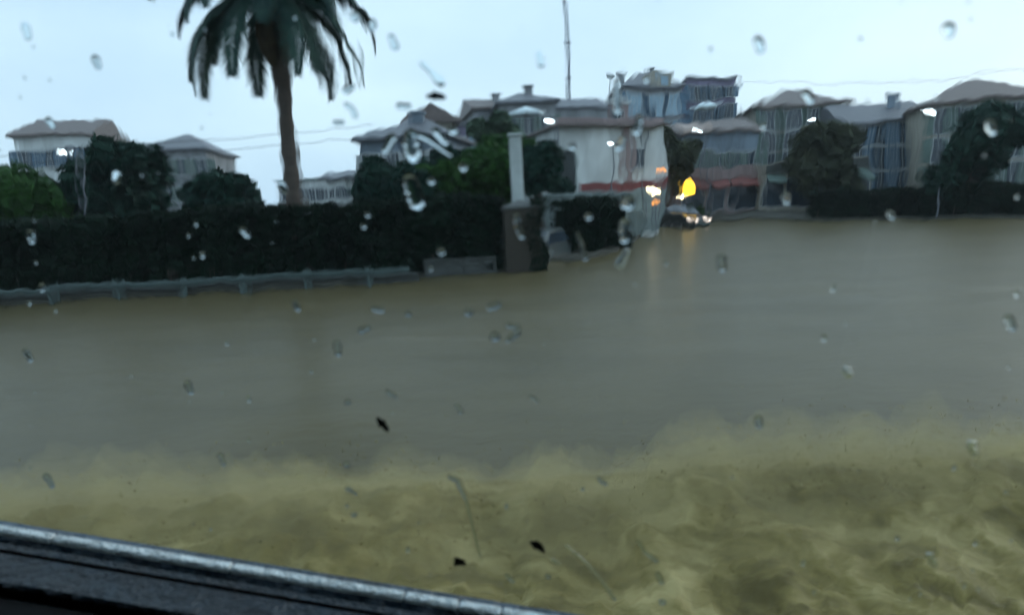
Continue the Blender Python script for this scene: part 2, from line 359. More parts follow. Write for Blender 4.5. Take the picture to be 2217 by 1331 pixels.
T('tall_shrub', 'slim grey green tree behind the white post reaching the chimney house', 1070, 232, 30, 1.05, F_GREY, 7000, size=0.16, squash=1.5, lobes=12)
T('broadleaf_tree', 'dense dark green tree immediately right of the white post', 1158, 298, 23.5, 0.88, F_DARK, 9000, size=0.15, squash=1.2, lobes=12)
T('broadleaf_tree', 'low dark shrub at the foot of the white building door', 1207, 385, 27, 0.6, F_DARK, 2500, size=0.13)
T('street_tree', 'brownish street tree in front of the shops, right of the white building', 1450, 262, 43.5, 1.7, F_BROWN, 8000, size=0.22, squash=1.3, lobes=12)
T('broadleaf_tree', 'tall dark tree behind the far left end of the hedge', 240, 300, 24, 2.2, F_DARK, 11000, size=0.2)
T('broadleaf_tree', 'wide dark tree to the left of the palm, behind the hedge', 470, 372, 23, 1.5, F_DARK, 8000, size=0.18)
T('broadleaf_tree', 'leaning tree at the extreme left edge of the view', 20, 330, 22, 1.8, F_MID, 9000, size=0.18)
T('street_tree', 'rounded street tree among the shops further right', 1790, 250, 41, 2.0, F_BROWN, 9000, size=0.22, squash=1.2, lobes=12)
T('street_tree', 'dark street tree near the right edge, in front of the ochre house', 2120, 215, 33, 2.0, F_DARK, 9000, size=0.2, squash=1.2, lobes=12)
T('dark_shrub', 'small dark bush standing at the water edge beside the dark car', 1385, 432, 36, 0.5, F_DARK, 1800, size=0.12, base=0.05)
T('dark_shrub', 'low yellow green bush under the yellow lantern', 1507, 440, 44, 0.7, F_MID, 2000, size=0.15, base=0.05)

# palm
pc = at(575, -52, 18.3)
palm = thing('palm_tree', 'tall palm with drooping dark fronds hanging into the top left of the sky', 'palm tree', (pc.x, 18.3, 0.12))
ph = pc.z-0.12
bm = bmesh.new(); pts, rd = [], []
for i in range(25):
    z = -0.3+i*(ph+0.2)/24; pts.append((0.12*math.sin(z*0.4), 0, z)); rd.append(0.21+0.03*(i % 2)-0.002*i)
tube(bm, pts, rd, 12); obj('trunk', bm, BARK, palm)
frond_meshes = []
for kind in range(4):
    bm = bmesh.new(); Lf = 3.5; curve = []
    droop = (0.45, 0.8, 0.85, 0.75)[kind]; ang = R((62, 40, 14, -14)[kind]); p = Vector((0, 0, 0)); N = 16
    for i in range(N+1):
        curve.append(p.copy()); a = ang-droop*2.0*(i/N)**1.3*1.15
        a = max(a, R(-88)); p = p+Vector((math.cos(a), 0, math.sin(a)))*Lf/N
    tube(bm, curve, [0.03-0.024*i/N for i in range(N+1)], 5)
    for i in range(2, 86):
        t = i/86; k = t*N; a, b = curve[int(k)], curve[min(N, int(k)+1)]; q = a.lerp(b, k-int(k)); d = (b-a).normalized() if (b-a).length else Vector((0, 0, -1))
        ll = 0.62*math.sin(math.pi*min(1, t*0.85+0.16))**0.6+0.08
        for sgn in (-1, 1):
            tip = q + (Vector((0, sgn, 0))*0.62+d*0.55+Vector((0, 0, -0.42)))*ll*random.uniform(0.7, 1.15)
            mid = q.lerp(tip, 0.45)+Vector((0, 0, 0.05)); w = d*0.030
            v = [bm.verts.new(c) for c in (q-w*0.5, q+w*0.5, mid+w, mid-w, tip)]
            bm.faces.new((v[0], v[1], v[2], v[3])); bm.faces.new((v[3], v[2], v[4]))
    me = bpy.data.meshes.new('frond'); bm.to_mesh(me); bm.free(); me.materials.append(F_PALM); frond_meshes.append(me)
for i in range(40):
    f = bpy.data.objects.new('frond', frond_meshes[min(3, i//10)]); link(f, palm)
    f.location = (0.12*math.sin(ph*0.4), 0, ph-0.25*(i//10)/3); f.rotation_euler = (random.uniform(-.15, .15), random.uniform(-.08, .08), i*2.399+random.uniform(-.15, .15)); f.scale = (random.uniform(0.9, 1.15),)*3
DEAD = foliage_mat('dead palm leaves', (0.05, 0.04, 0.025), (0.10, 0.08, 0.05))
dead = frond_meshes[3].copy(); dead.materials.clear(); dead.materials.append(DEAD)
for i in range(7):
    f = bpy.data.objects.new('dead_frond', dead); link(f, palm); f.location = (0.12*math.sin(ph*0.4), 0, ph-0.4); f.rotation_euler = (random.uniform(-.1, .1), R(38)+random.uniform(-.1, .15), i*0.9+0.3); f.scale = (0.62, 0.5, 0.62)
bm = bmesh.new()
bmesh.ops.create_icosphere(bm, subdivisions=2, radius=0.34, matrix=Matrix.Translation((0.12*math.sin(ph*0.4), 0, ph-0.12)) @ Matrix.Diagonal((1, 1, 1.5, 1))); obj('crown_heart', bm, BARK, palm, True)

# ---------------------------------------------------------------- shore walls, rail, pillar
def frame_pts(a, b):
    a, b = Vector(a), Vector(b); d = b-a; return a, d.length, math.atan2(d.y, d.x)
def stone_wall(name, label, a, b, h, th, m, cop, block_m=None, z0=-0.3, base=0.0, cat='wall', blk=(0.55, 0.26)):
    a, Ln, rz = frame_pts(a, b); t = thing(name, label, cat, (a.x, a.y, base), rz)
    obj('wall_core', BX(0, Ln, 0.03, th, z0, h), m, t)
    if block_m:
        z = 0.0; row = 0
        while z < h-0.05:
            hh = min(blk[1], h-z); x = -blk[0]/2*(row % 2)
            while x < Ln:
                w = blk[0]*random.uniform(0.8, 1.2); x0, x1 = max(0, x), min(Ln, x+w)
                if x1-x0 > 0.08:
                    obj('stone', BX(x0+0.008, x1-0.008, random.uniform(-0.02, 0.012), 0.028, z+0.008, z+hh-0.008, bev=0.006), block_m, t)
                x += w
            z += hh; row += 1
    x = 0
    while x < Ln-0.02:
        x1 = min(Ln, x+cop[1]); obj('coping', BX(x+0.004, x1-0.004, -0.05, th+0.04, h+0.003, h+cop[0], bev=0.01), cop[2], t); x = x1
    return t
stone_wall('low_wall', 'low dark stone wall at the foot of the hedge, left of the gate pillar', (-2.35, 18.15), (-0.36, 18.42), 0.42, 0.3, STONE, (0.06, 0.7, STONE), STONE)
stone_wall('kerb_wall', 'low wet kerb wall behind the steel guard rail', (-24, 16.25), (-2.4, 17.3), 0.16, 0.35, STONE, (0.05, 1.1, STONE))
stone_wall('garden_wall', 'pale green grey garden wall with rounded coping behind the short hedge', (1.3, 25.6), (5.1, 27.2), 1.95, 0.25, CONC, (0.12, 1.3, CONC), base=0.1)
stone_wall('retaining_wall', 'pale retaining wall in front of the white building, beside the road', (4.9, 28.6), (8.2, 37.2), 1.1, 0.3, CONC, (0.1, 1.5, CONC), base=0.1)

def guard_rail(a, b, label, z=0.0):
    a, Ln, rz = frame_pts(a, b); t = thing('guard_rail', label, 'guard rail', (a.x, a.y, z), rz)
    prof = [(0.0, 0.36), (-0.03, 0.375), (-0.03, 0.40), (0.0, 0.415), (0.0, 0.43), (-0.035, 0.445), (-0.035, 0.475), (0.0, 0.50), (0.012, 0.50), (0.012, 0.36)]
    bm = bmesh.new(); A = [bm.verts.new((0, y, zz)) for y, zz in prof]; B = [bm.verts.new((Ln, y, zz)) for y, zz in prof]
    for i in range(len(prof)): j = (i+1) % len(prof); bm.faces.new((A[i], A[j], B[j], B[i]))
    bm.faces.new(A); bm.faces.new(B[::-1]); obj('rail_beam', bm, GALV, t)
    x = 0.25
    while x < Ln:
        obj('post', BX(x-0.055, x+0.055, 0.02, 0.11, -0.5, 0.56, bev=0.01), GALV, t); x += 1.55
    return t
guard_rail((-24, 15.75), (-2.55, 16.78), 'steel guard rail running along the flooded road edge at left', z=-0.08)

# gate pillar of brown bricks
gpil = thing('gate_pillar', 'square dark brown brick gate pillar with ivy on its right, standing in the water', 'pillar', (0.36, 18.75, 0), R(4))
obj('pillar_core', BX(-0.47, 0.47, -0.47, 0.47, -0.4, 1.72), MORTAR, gpil)
brick_mesh = {}
def brick(parent, x0, x1, z, y, hz=0.11):
    key = round(x1-x0, 2)
    if key not in brick_mesh:
        b = BX(-(x1-x0)/2+0.005, (x1-x0)/2-0.005, -0.02, 0.0, 0.005, hz-0.005, bev=0.004); me = bpy.data.meshes.new('brick'); b.to_mesh(me); b.free(); me.materials.append(PILLAR); brick_mesh[key] = me
    o = bpy.data.objects.new('brick', brick_mesh[key]); link(o, parent); o.location = ((x0+x1)/2, y-random.uniform(0, 0.006), z); return o
for r_ in range(15):
    z = r_*0.115; xs_ = [-0.485, -0.24, 0.0, 0.24, 0.485] if r_ % 2 == 0 else [-0.485, -0.36, -0.12, 0.12, 0.36, 0.485]
    for a, b in zip(xs_, xs_[1:]): brick(gpil, a, b, z, -0.47, 0.115)
bm = bmesh.new(); box(bm, -0.54, 0.54, -0.54, 0.54, 1.723, 1.80, bev=0.015)
r = bmesh.ops.create_cone(bm, cap_ends=True, segments=4, radius1=0.72, radius2=0.05, depth=0.16, matrix=Matrix.Translation((0, 0, 1.882)) @ Matrix.Rotation(R(45), 4, 'Z')); obj('cap', bm, STONE, gpil)
P = [(random.uniform(0.15, 0.62)+0.12*math.sin(z*4), random.uniform(-0.62, 0.2), z) for z in [random.uniform(0.0, 2.0) for _ in range(2600)]]
iv = leaves('ivy', P, 0.055, F_HEDGE, None); iv.location = (0.36, 18.75, 0); tag(iv, 'dark ivy climbing the right side of the brown gate pillar', 'ivy')

# white square post with capital
wp = at(1113, 290, 20.4); wt = thing('white_post', 'tall white square post standing behind the gate pillar', 'post', (wp.x+0.02, 20.4, 0.15))
hh = wp.z-0.15
obj('shaft', BX(-0.18, 0.18, -0.18, 0.18, -0.2, hh-0.1, bev=0.02), WHITEP, wt); obj('base_block', BX(-0.26, 0.26, -0.26, 0.26, -0.25, 1.5, bev=0.02), WHITEP, wt)
obj('capital', BX(-0.23, 0.23, -0.23, 0.23, hh-0.097, hh, bev=0.03), WHITEP, wt)

# ---------------------------------------------------------------- buildings
def window(t, x, z, w, h, y, shutters=None, pane=GLASSD, lit=None):
    bm = bmesh.new(); f = 0.07
    box(bm, x-w/2-f, x+w/2+f, y-0.06, y, z+h, z+h+f); box(bm, x-w/2-f-0.03, x+w/2+f+0.03, y-0.10, y, z-f, z)
    box(bm, x-w/2-f, x-w/2, y-0.06, y, z, z+h); box(bm, x+w/2, x+w/2+f, y-0.06, y, z, z+h); box(bm, x-0.025, x+0.025, y-0.05, y-0.02, z, z+h)
    o = obj('window', bm, FRAME, t)
    obj('pane', BX(x-w/2, x+w/2, y-0.018, y-0.004, z, z+h), pane, o)
    if shutters:
        for s in (-1, 1):
            bm = bmesh.new(); xa = x+s*(w/2+f+0.02); xb = xa+s*w*0.5; lo, hi = min(xa, xb), max(xa, xb)
            box(bm, lo, hi, y-0.045, y-0.005, z-0.03, z+h+0.03)
            for q in range(6): zz = z+0.05+q*(h-0.1)/6; box(bm, lo+0.05, hi-0.05, y-0.06, y-0.046, zz, zz+(h-0.1)/6*0.6)
            obj('shutter', bm, shutters, o)
def roof_mesh(kind, w, d, e, z, rh):
    bm = bmesh.new(); x0, x1, y0, y1 = -w/2-e, w/2+e, -e, d+e; yc = (y0+y1)/2
    if kind == 'gable':       # ridge along x
        pts = [(x0, y0, z), (x1, y0, z), (x1, y1, z), (x0, y1, z), (x0, yc, z+rh), (x1, yc, z+rh)]; F_ = [(0, 1, 5, 4), (2, 3, 4, 5), (0, 4, 3), (1, 2, 5)]
    elif kind == 'gable_front':  # ridge along y, gable faces the camera
        pts = [(x0, y0, z), (x1, y0, z), (x1, y1, z), (x0, y1, z), (0, y0, z+rh), (0, y1, z+rh)]; F_ = [(0, 4, 5, 3), (1, 2, 5, 4), (0, 1, 4), (2, 3, 5)]
    else:
        k = min(d/2+e, w/2+e)*0.95; pts = [(x0, y0, z), (x1, y0, z), (x1, y1, z), (x0, y1, z), (x0+k, yc, z+rh), (x1-k, yc, z+rh)]; F_ = [(0, 1, 5, 4), (2, 3, 4, 5), (0, 4, 3), (1, 2, 5)]
    v = [bm.verts.new(p) for p in pts]; lo = [bm.verts.new((p[0], p[1], z-0.16)) for p in pts[:4]]
    for f in F_: bm.faces.new([v[i] for i in f])
    for i in range(4): j = (i+1) % 4; bm.faces.new((v[i], v[j], lo[j], lo[i]))
    bm.faces.new(lo[::-1]); return bm
def house(name, label, x0, x1, y, d, zt, wall, roof='hip', rh=1.6, roofm=ROOF, rows=2, cols=4, win=(0.9, 1.3), shut=None, rz=0.0, zb=0.0, chim=(), eave=0.35, cat='house', pane=GLASSD, z0=1.0, band=None, skip=()):
    w = x1-x0; t = thing(name, label, cat, ((x0+x1)/2, y, zb), rz); h = zt-zb
    obj('wall', BX(-w/2, w/2, 0, d, -0.6, h), wall, t)
    if roof == 'flat':
        rf = obj('roof', BX(-w/2-0.12, w/2+0.12, -0.12, d+0.12, h+0.003, h+0.25, bev=0.02), roofm, t)
    else:
        rf = obj('roof', roof_mesh(roof, w, d, eave, h+0.163, rh), roofm, t)
    for (cx_, cy_, ch_) in chim:
        bm = BX(cx_-0.28, cx_+0.28, cy_-0.28, cy_+0.28, h+0.1, h+rh+ch_, bev=0.02); box(bm, cx_-0.36, cx_+0.36, cy_-0.36, cy_+0.36, h+rh+ch_+0.003, h+rh+ch_+0.13); obj('chimney', bm, wall, rf)
    st = (h-z0)/max(1, rows)
    for r_ in range(rows):
        for c in range(cols):
            if (r_, c) in skip: continue
            window(t, -w/2+w*(c+0.5)/cols, z0+r_*st+0.25*(st-win[1]), win[0], win[1], -0.001, shut, pane)
    return t, rf
def HP(pxa, pya, pxb, pyb, Yd): a = at(pxa, pya, Yd); b = at(pxb, pyb, Yd); return a.x, b.x, (a.z+b.z)/2

# left hip roofed house with shutters
x0, x1, zt = HP(775, 312, 965, 290, 34)
house('hip_roof_house', 'grey house with hipped roof and shutters above the dark trees at left', x0, x1, 34, 7, zt, STUCCO_B, 'hip', 1.35, ROOF, 2, 4, (0.75, 1.25), FRAME, R(-8), 0.2, chim=((0.3, 2.2, 0.1),), z0=0.9)
x0, x1, zt = HP(880, 270, 985, 262, 39)
house('gabled_house', 'small olive grey gabled house behind the hip roofed house', x0, x1, 39, 6, zt, STUCCO_C, 'gable_front', 0.9, ROOFB, 3, 3, (0.6, 1.0), SHUTG, R(10), 0.3, z0=1.0)
x0, x1, zt = HP(985, 275, 1068, 268, 44)
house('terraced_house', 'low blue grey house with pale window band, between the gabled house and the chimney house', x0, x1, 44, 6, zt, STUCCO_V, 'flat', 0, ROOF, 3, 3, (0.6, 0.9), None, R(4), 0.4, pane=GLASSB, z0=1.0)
x0, x1, zt = HP(1030, 238, 1095, 236, 50)
house('back_house', 'grey gabled house half hidden by the grey green tree', x0, x1, 50, 7, zt, STUCCO_G, 'gable', 1.1, ROOFB, 3, 2, (0.7, 1.1), None, R(12), 0.5, z0=1.2, chim=((0.9, 2, 0.2),))
x0, x1, zt = HP(1085, 228, 1200, 222, 46)
house('chimney_house', 'grey house with steep roof and square chimney left of the long roofed block', x0, x1, 46, 7, zt, STUCCO_G, 'hip', 1.1, ROOF, 3, 3, (0.8, 1.1), SHUTG, R(6), 0.4, chim=((0.5, 3.0, 0.45),), z0=1.2)
x0, x1, zt = HP(1185, 238, 1318, 236, 50)
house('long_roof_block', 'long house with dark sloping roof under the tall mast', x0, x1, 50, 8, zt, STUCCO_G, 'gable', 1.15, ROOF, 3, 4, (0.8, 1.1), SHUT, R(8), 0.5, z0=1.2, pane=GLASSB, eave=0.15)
x0, x1, zt = HP(1312, 225, 1362, 222, 55)
house('narrow_house', 'narrow dull pink house squeezed left of the big grey house', x0, x1, 55, 8, zt, STUCCO_P, 'flat', 0, STUCCO_W, 4, 1, (0.8, 1.2), None, R(3), 0.6, z0=1.2)
x0, x1, zt = HP(1352, 195, 1482, 188, 58)
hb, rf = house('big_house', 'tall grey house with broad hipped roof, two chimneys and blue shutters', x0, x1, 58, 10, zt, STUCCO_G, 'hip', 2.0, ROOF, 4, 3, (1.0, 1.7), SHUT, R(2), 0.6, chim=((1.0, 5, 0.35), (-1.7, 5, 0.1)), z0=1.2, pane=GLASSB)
w = x1-x0
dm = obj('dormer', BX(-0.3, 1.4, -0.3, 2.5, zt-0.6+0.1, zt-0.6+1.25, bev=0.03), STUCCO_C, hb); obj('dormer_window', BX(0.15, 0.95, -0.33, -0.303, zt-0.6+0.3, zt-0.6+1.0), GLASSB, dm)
bl = obj('balcony', BX(-1.9, 2.3, -0.8, -0.003, zt-0.6-3.4, zt-0.6-3.2, bev=0.02), CONC, hb)
bm = bmesh.new(); box(bm, -1.9, 2.3, -0.78, -0.74, zt-0.6-2.3, zt-0.6-2.24)
for k in range(22): xx = -1.86+k*0.196; box(bm, xx, xx+0.03, -0.775, -0.745, zt-0.6-3.2, zt-0.6-2.3)
obj('railing', bm, POLE, bl)
x0, x1, zt = HP(1495, 172, 1590, 166, 62)
house('violet_block', 'tall violet grey flat roofed block behind the shops at right', x0, x1, 62, 9, zt, STUCCO_V, 'flat', 0, ROOF, 5, 3, (0.9, 1.2), SHUT, 0, 0.6, z0=1.5)
x0, x1, zt = HP(1478, 290, 1640, 284, 47.5)
house('shop_house', 'grey blue house over the shop with brown red awnings at right of the street tree', x0, x1, 47.5, 8, zt, STUCCO_B, 'gable', 1.0, ROOFB, 1, 5, (0.8, 1.1), SHUTG, 0, 0.3, z0=2.9)

# single storey white building
x0, x1 = at(1200, 280, 31.5).x, at(1425, 270, 34.5).x; zt = at(1300, 276, 32).z
t = thing('white_building', 'low white building with dark eaves, red base band and arched doorway behind the garden wall', 'building', ((x0+x1)/2, 31.8, 0.2), R(14))
w = x1-x0; h = zt-0.2
obj('wall', BX(-w/2, w/2, 0, 6, -0.3, h), STUCCO_W, t)
rf = obj('roof', BX(-w/2-0.25, w/2+0.25, -0.45, 6.2, h+0.003, h+0.14, bev=0.02), ROOFB, t)
obj('parapet', BX(-w/2-0.02, w/2+0.02, -0.02, 0.28, h+0.143, h+0.42, bev=0.02), STUCCO_P, rf)
Rz = Matrix.Rotation(-R(14), 3, 'Z'); O_ = Rz @ CAMP-Rz @ Vector(t.location); d_ = Rz @ ray(1224, 360); dxx = (O_+d_*(-O_.y/d_.y)).x
obj('base_band', BX(dxx+0.6, w/2+0.02, -0.03, -0.002, 2.05, 2.42), RED, t)
obj('lower_wall', BX(dxx+0.6, w/2+0.04, -0.035, -0.003, 0.0, 2.045), CONC, t)
for k, xx in enumerate((dxx, )):
    bm = bmesh.new(); pr = [(-0.36, 2.0), (-0.36, 3.6)]+[(-0.36*math.cos(a), 3.6+0.36*math.sin(a)) for a in [math.pi*i/8 for i in range(1, 8)]]+[(0.36, 3.6), (0.36, 2.0)]
    v = [bm.verts.new((xx+a, -0.03, b)) for a, b in pr]; f = bm.faces.new(v); e = bmesh.ops.extrude_face_region(bm, geom=[f]); bmesh.ops.translate(bm, vec=(0, 0.026, 0), verts=[q for q in e['geom'] if isinstance(q, bmesh.types.BMVert)])
    dr = obj('door', bm, DOORD, t)
    bm = bmesh.new(); pr = [(-0.46, 2.0), (-0.46, 3.6)]+[(-0.46*math.cos(a), 3.6+0.46*math.sin(a)) for a in [math.pi*i/8 for i in range(1, 8)]]+[(0.46, 3.6), (0.46, 2.0)]
    tube(bm, [(xx+a, -0.05, b) for a, b in pr], 0.07, 6); obj('frame', bm, WHITEP, dr)
for k in range(4): 
    xx = -w/2+1.9+k*(w-2.6)/3; 
    if k in (2,): window(t, xx, 3.0, 0.6, 0.85, -0.001, None)
obj('pilaster', BX(0.5, 0.85, -0.08, -0.003, 2.43, h-0.003, bev=0.01), STUCCO_P, t)
obj('downpipe', TB([(1.4, -0.08, h-0.1), (1.4, -0.08, 0.2)], 0.05), POLE, t)

# shops with red fascia
def shop(label, pxa, pxb, Yd, ztop_px, wall, rz=0.0, awn=REDAWN, zb=0.15, fas=RED):
    a = at(pxa, ztop_px, Yd); b = at(pxb, ztop_px, Yd); w = b.x-a.x; t = thing('shop', label, 'shop', ((a.x+b.x)/2, Yd, zb), rz); h = a.z-zb
    obj('wall', BX(-w/2, w/2, 0, 3.2, -0.3, h), wall, t)
    obj('fascia', BX(-w/2-0.03, w/2+0.03, -0.08, -0.002, h-0.75, h-0.1), fas, t)
    n = max(2, int(w/1.6))
    for k in range(n):
        xa = -w/2+w*k/n+0.12; xb = -w/2+w*(k+1)/n-0.12
        f = obj('shop_window', BX(xa, xb, -0.04, -0.002, 0.4, h-1.0), FRAME, t); obj('pane', BX(xa+0.06, xb-0.06, -0.05, -0.041, 0.46, h-1.06), GLASSD, f)
        bm = bmesh.new(); v = [bm.verts.new(p) for p in ((xa, -0.09, h-0.80), (xb, -0.09, h-0.80), (xb, -1.0, h-1.25), (xa, -1.0, h-1.25), (xa, -1.0, h-1.42), (xb, -1.0, h-1.42), (xa, -0.09, h-0.84), (xb, -0.09, h-0.84), (xb, -0.97, h-1.30), (xa, -0.97, h-1.30))]
        bm.faces.new((v[0], v[1], v[2], v[3])); bm.faces.new((v[3], v[2], v[5], v[4])); bm.faces.new((v[6], v[7], v[8], v[9])); bm.faces.new((v[0], v[3], v[9], v[6])); bm.faces.new((v[1], v[2], v[8], v[7]))
        obj('awning', bm, awn, t)
    return t
shop('dim shop front with dull brown red awnings behind the yellow lantern', 1468, 1640, 45.0, 366, STUCCO_P, fas=STUCCO_P)
shop('cream shop front with grey green awnings further along the street', 1655, 1880, 43.0, 352, STUCCO_C, R(-6), zb=0.2, awn=SHUTG, fas=STONE)

# further houses outside the original crop
x0, x1, zt = HP(1650, 235, 1830, 225, 52); house('town_house', 'cream three storey house over the grey green awnings', x0, x1, 52, 9, zt, STUCCO_C, 'hip', 1.6, ROOFB, 4, 4, (0.9, 1.4), SHUTG, R(-8), 0.4, z0=1.2)
x0, x1, zt = HP(1850, 270, 2010, 262, 46); house('town_house', 'blue grey gabled house to the right of the cream house', x0, x1, 46, 9, zt, STUCCO_B, 'gable', 1.7, ROOF, 3, 4, (0.9, 1.4), SHUT, R(-10), 0.3, z0=1.0, chim=((1.0, 3, 0.4),))
x0, x1, zt = HP(2030, 230, 2260, 215, 40); house('town_house', 'ochre house with brown hip roof at the right edge', x0, x1, 40, 9, zt, STUCCO_C, 'hip', 1.7, ROOFB, 3, 5, (0.9, 1.4), SHUTG, R(-18), 0.2, z0=1.0)
x0, x1, zt = HP(600, 396, 706, 392, 60); house('far_house', 'small pale distant house left of the dark trees', x0, x1, 60, 7, zt, STUCCO_W, 'flat', 0, CONC, 2, 4, (0.9, 0.9), None, 0, 0.6, z0=0.6)
x0, x1, zt = HP(706, 392, 752, 390, 46); house('far_house', 'tiny pale house with dark windows at the left end of the tree line', x0, x1, 46, 6, zt, STUCCO_W, 'gable', 0.6, ROOF, 2, 2, (0.5, 0.6), None, 0, 0.5, z0=0.9)
x0, x1, zt = HP(300, 330, 440, 325, 52); house('far_house', 'grey house with hip roof in the gap left of the palm', x0, x1, 52, 8, zt, STUCCO_G, 'hip', 1.5, ROOF, 3, 4, (0.9, 1.1), SHUTG, R(6), 0.5, z0=0.8)
x0, x1, zt = HP(40, 300, 190, 292, 48); house('far_house', 'pale house with brown roof at the far left', x0, x1, 48, 8, zt, STUCCO_W, 'gable', 1.5, ROOFB, 3, 4, (0.9, 1.1), SHUT, R(12), 0.4, z0=0.8)

# white canopies
def canopy(label, px, py, Yd, w, rz=0):
    p = at(px, py, Yd); t = thing('parasol', label, 'parasol', (p.x, Yd, terrain(p.x, Yd)), rz); zz = p.z-terrain(p.x, Yd)
    bm = bmesh.new(); N = 8; c = bm.verts.new((0, 0, zz+0.32)); ring = [bm.verts.new((w/2*math.cos(2*math.pi*k/N), w/2*math.sin(2*math.pi*k/N), zz)) for k in range(N)]
    low = [bm.verts.new((v.co.x, v.co.y, zz-0.16)) for v in ring]
    for k in range(N): bm.faces.new((c, ring[k], ring[(k+1) % N])); bm.faces.new((ring[k], low[k], low[(k+1) % N], ring[(k+1) % N]))
    obj('canopy', bm, CANVAS, t); obj('pole', TB([(0, 0, 0), (0, 0, zz+0.3)], 0.04), POLE, t)
canopy('large white parasol open in front of the chimney house, above the white post', 1138, 244, 37, 2.0)
canopy('white parasol at the edge of the shops, under the violet block', 1528, 228, 44.6, 1.8)

# tall mast and its guy struts
p0 = at(1222, 8, 60); base = Vector((p0.x, 60, 0.6))
mt = thing('radio_mast', 'very tall thin lattice mast rising behind the long roofed block', 'mast', base)
top = p0.z-0.6
obj('mast_shaft', TB([(0, 0, -0.3), (0, 0, top*0.5), (0, 0, top)], [0.20, 0.17, 0.11], 6), POLE, mt)
obj('top_lamp', TB([(0, 0, top+0.003), (0, 0, top+0.35)], [0.16, 0.1]), POLE, mt)
for zz in (top*0.35, top*0.5, top*0.65, top*0.82): obj('collar', TB([(0, 0, zz), (0, 0, zz+0.12)], 0.24), POLE, mt)

# overhead cables from the left house
a = at(-40, 330, 30); b = at(815, 268, 36); c = at(708, 290, 33)
def cable(label, a, b, sag, r_=0.014):
    pts = [a.lerp(b, i/20)-Vector((0, 0, sag*4*(i/20)*(1-i/20))) for i in range(21)]
    o = obj('cable', TB(pts, r_, 5), RUBBER); tag(o, label, 'cable')
cable('thin overhead cable running to the ridge of the hip roofed house', at(-250, 352, 28), at(812, 270, 36.5), 0.1)
cable('lower overhead cable reaching the left corner of the hip roofed house', at(-250, 372, 28), at(770, 300, 34.0), 0.05)
cable('long cable strung from the big grey house toward the right', at(1485, 165, 58), at(2500, 110, 40), 1.2)

# street lamps
def street_lamp(label, px, py, Yd, mtl=L_WHITE, arm=0.5, size=1.0, group='street lamps', dirx=-1, zb=None, tilt=18):
    p = at(px, py, Yd); zb = terrain(p.x, Yd) if zb is None else zb; hh = p.z-zb; a_ = -dirx*arm
    t = thing('street_lamp', label, 'street lamp', (p.x+a_, Yd, zb), 0, group)
    obj('pole', TB([(0, 0, -0.2), (0, 0, hh*0.6), (0, 0, hh+0.05)], [0.07, 0.055, 0.04]), POLE, t)
    obj('arm', TB([(0, 0, hh), (-a_*0.5, 0, hh+0.12), (-a_*0.85, 0, hh+0.08)], 0.028, 6), POLE, t)
    bm = BX(-0.30*size, 0.30*size, -0.13*size, 0.13*size, 0.03, 0.12*size, bev=0.03); bmesh.ops.rotate(bm, cent=(0, 0, 0), matrix=Matrix.Rotation(R(tilt), 3, 'Y'), verts=bm.verts); bmesh.ops.translate(bm, vec=(-a_, 0, hh), verts=bm.verts)
    hd = obj('lamp_head', bm, POLE, t)
    bm = BX(-0.24*size, 0.24*size, -0.11*size, 0.11*size, -0.11*size, 0.027, bev=0.03); bmesh.ops.rotate(bm, cent=(0, 0, 0), matrix=Matrix.Rotation(R(tilt), 3, 'Y'), verts=bm.verts); bmesh.ops.translate(bm, vec=(-a_, 0, hh), verts=bm.verts)
    obj('lamp_lens', bm, mtl, hd)
street_lamp('bright lit street lamp left of the dark eaves of the white building', 1188, 262, 30.8, arm=0.3, size=0.75)
street_lamp('small lit street lamp against the long roofed block, right end', 1310, 262, 38, arm=0.2, size=0.55)
street_lamp('lit lamp on a dark pole in front of the white building facade', 1316, 311, 30.2, arm=0.12, size=0.7, tilt=-15)
street_lamp('tall unlit street lamp standing above the narrow pink house', 1322, 168, 46, mtl=WHITEP, arm=0.05, size=1.1)
street_lamp('lit street lamp above the pale shop awning at right', 1512, 282, 43.5, arm=0.5, size=0.7)
street_lamp('lit street lamp beside the cream shop front', 1760, 262, 40, arm=0.6, size=0.8)
street_lamp('lit street lamp before the ochre house near the right edge', 2010, 245, 33, arm=0.6, size=0.8)
street_lamp('lit street lamp behind the hedge at the far left', 130, 330, 21.5, arm=0.5, size=0.6)
aw = at(1497, 276, 44.2); t = thing('awning', 'pale pinkish awning sticking out over the shops at right', 'awning', (aw.x, 44.9, aw.z))
bm = bmesh.new(); v = [bm.verts.new(q) for q in ((-0.6, 0, 0.3), (1.3, 0, 0.3), (1.3, -1.0, -0.05), (-0.6, -1.0, -0.05), (-0.6, -1, -0.3), (1.3, -1, -0.3), (-0.6, 0, 0.25), (1.3, 0, 0.25))]
bm.faces.new((v[0], v[1], v[2], v[3])); bm.faces.new((v[3], v[2], v[5], v[4])); bm.faces.new((v[0], v[3], v[4], v[6])); bm.faces.new((v[1], v[2], v[5], v[7])); obj('cloth', bm, mat('pale pink cloth', (0.45, 0.36, 0.32), noise_amt=0.1), t)
obj('bracket', TB([(-0.55, 0, -0.2), (-0.55, -0.95, -0.1)], 0.02, 5), POLE, t); obj('bracket', TB([(1.25, 0, -0.2), (1.25, -0.95, -0.1)], 0.02, 5), POLE, t)

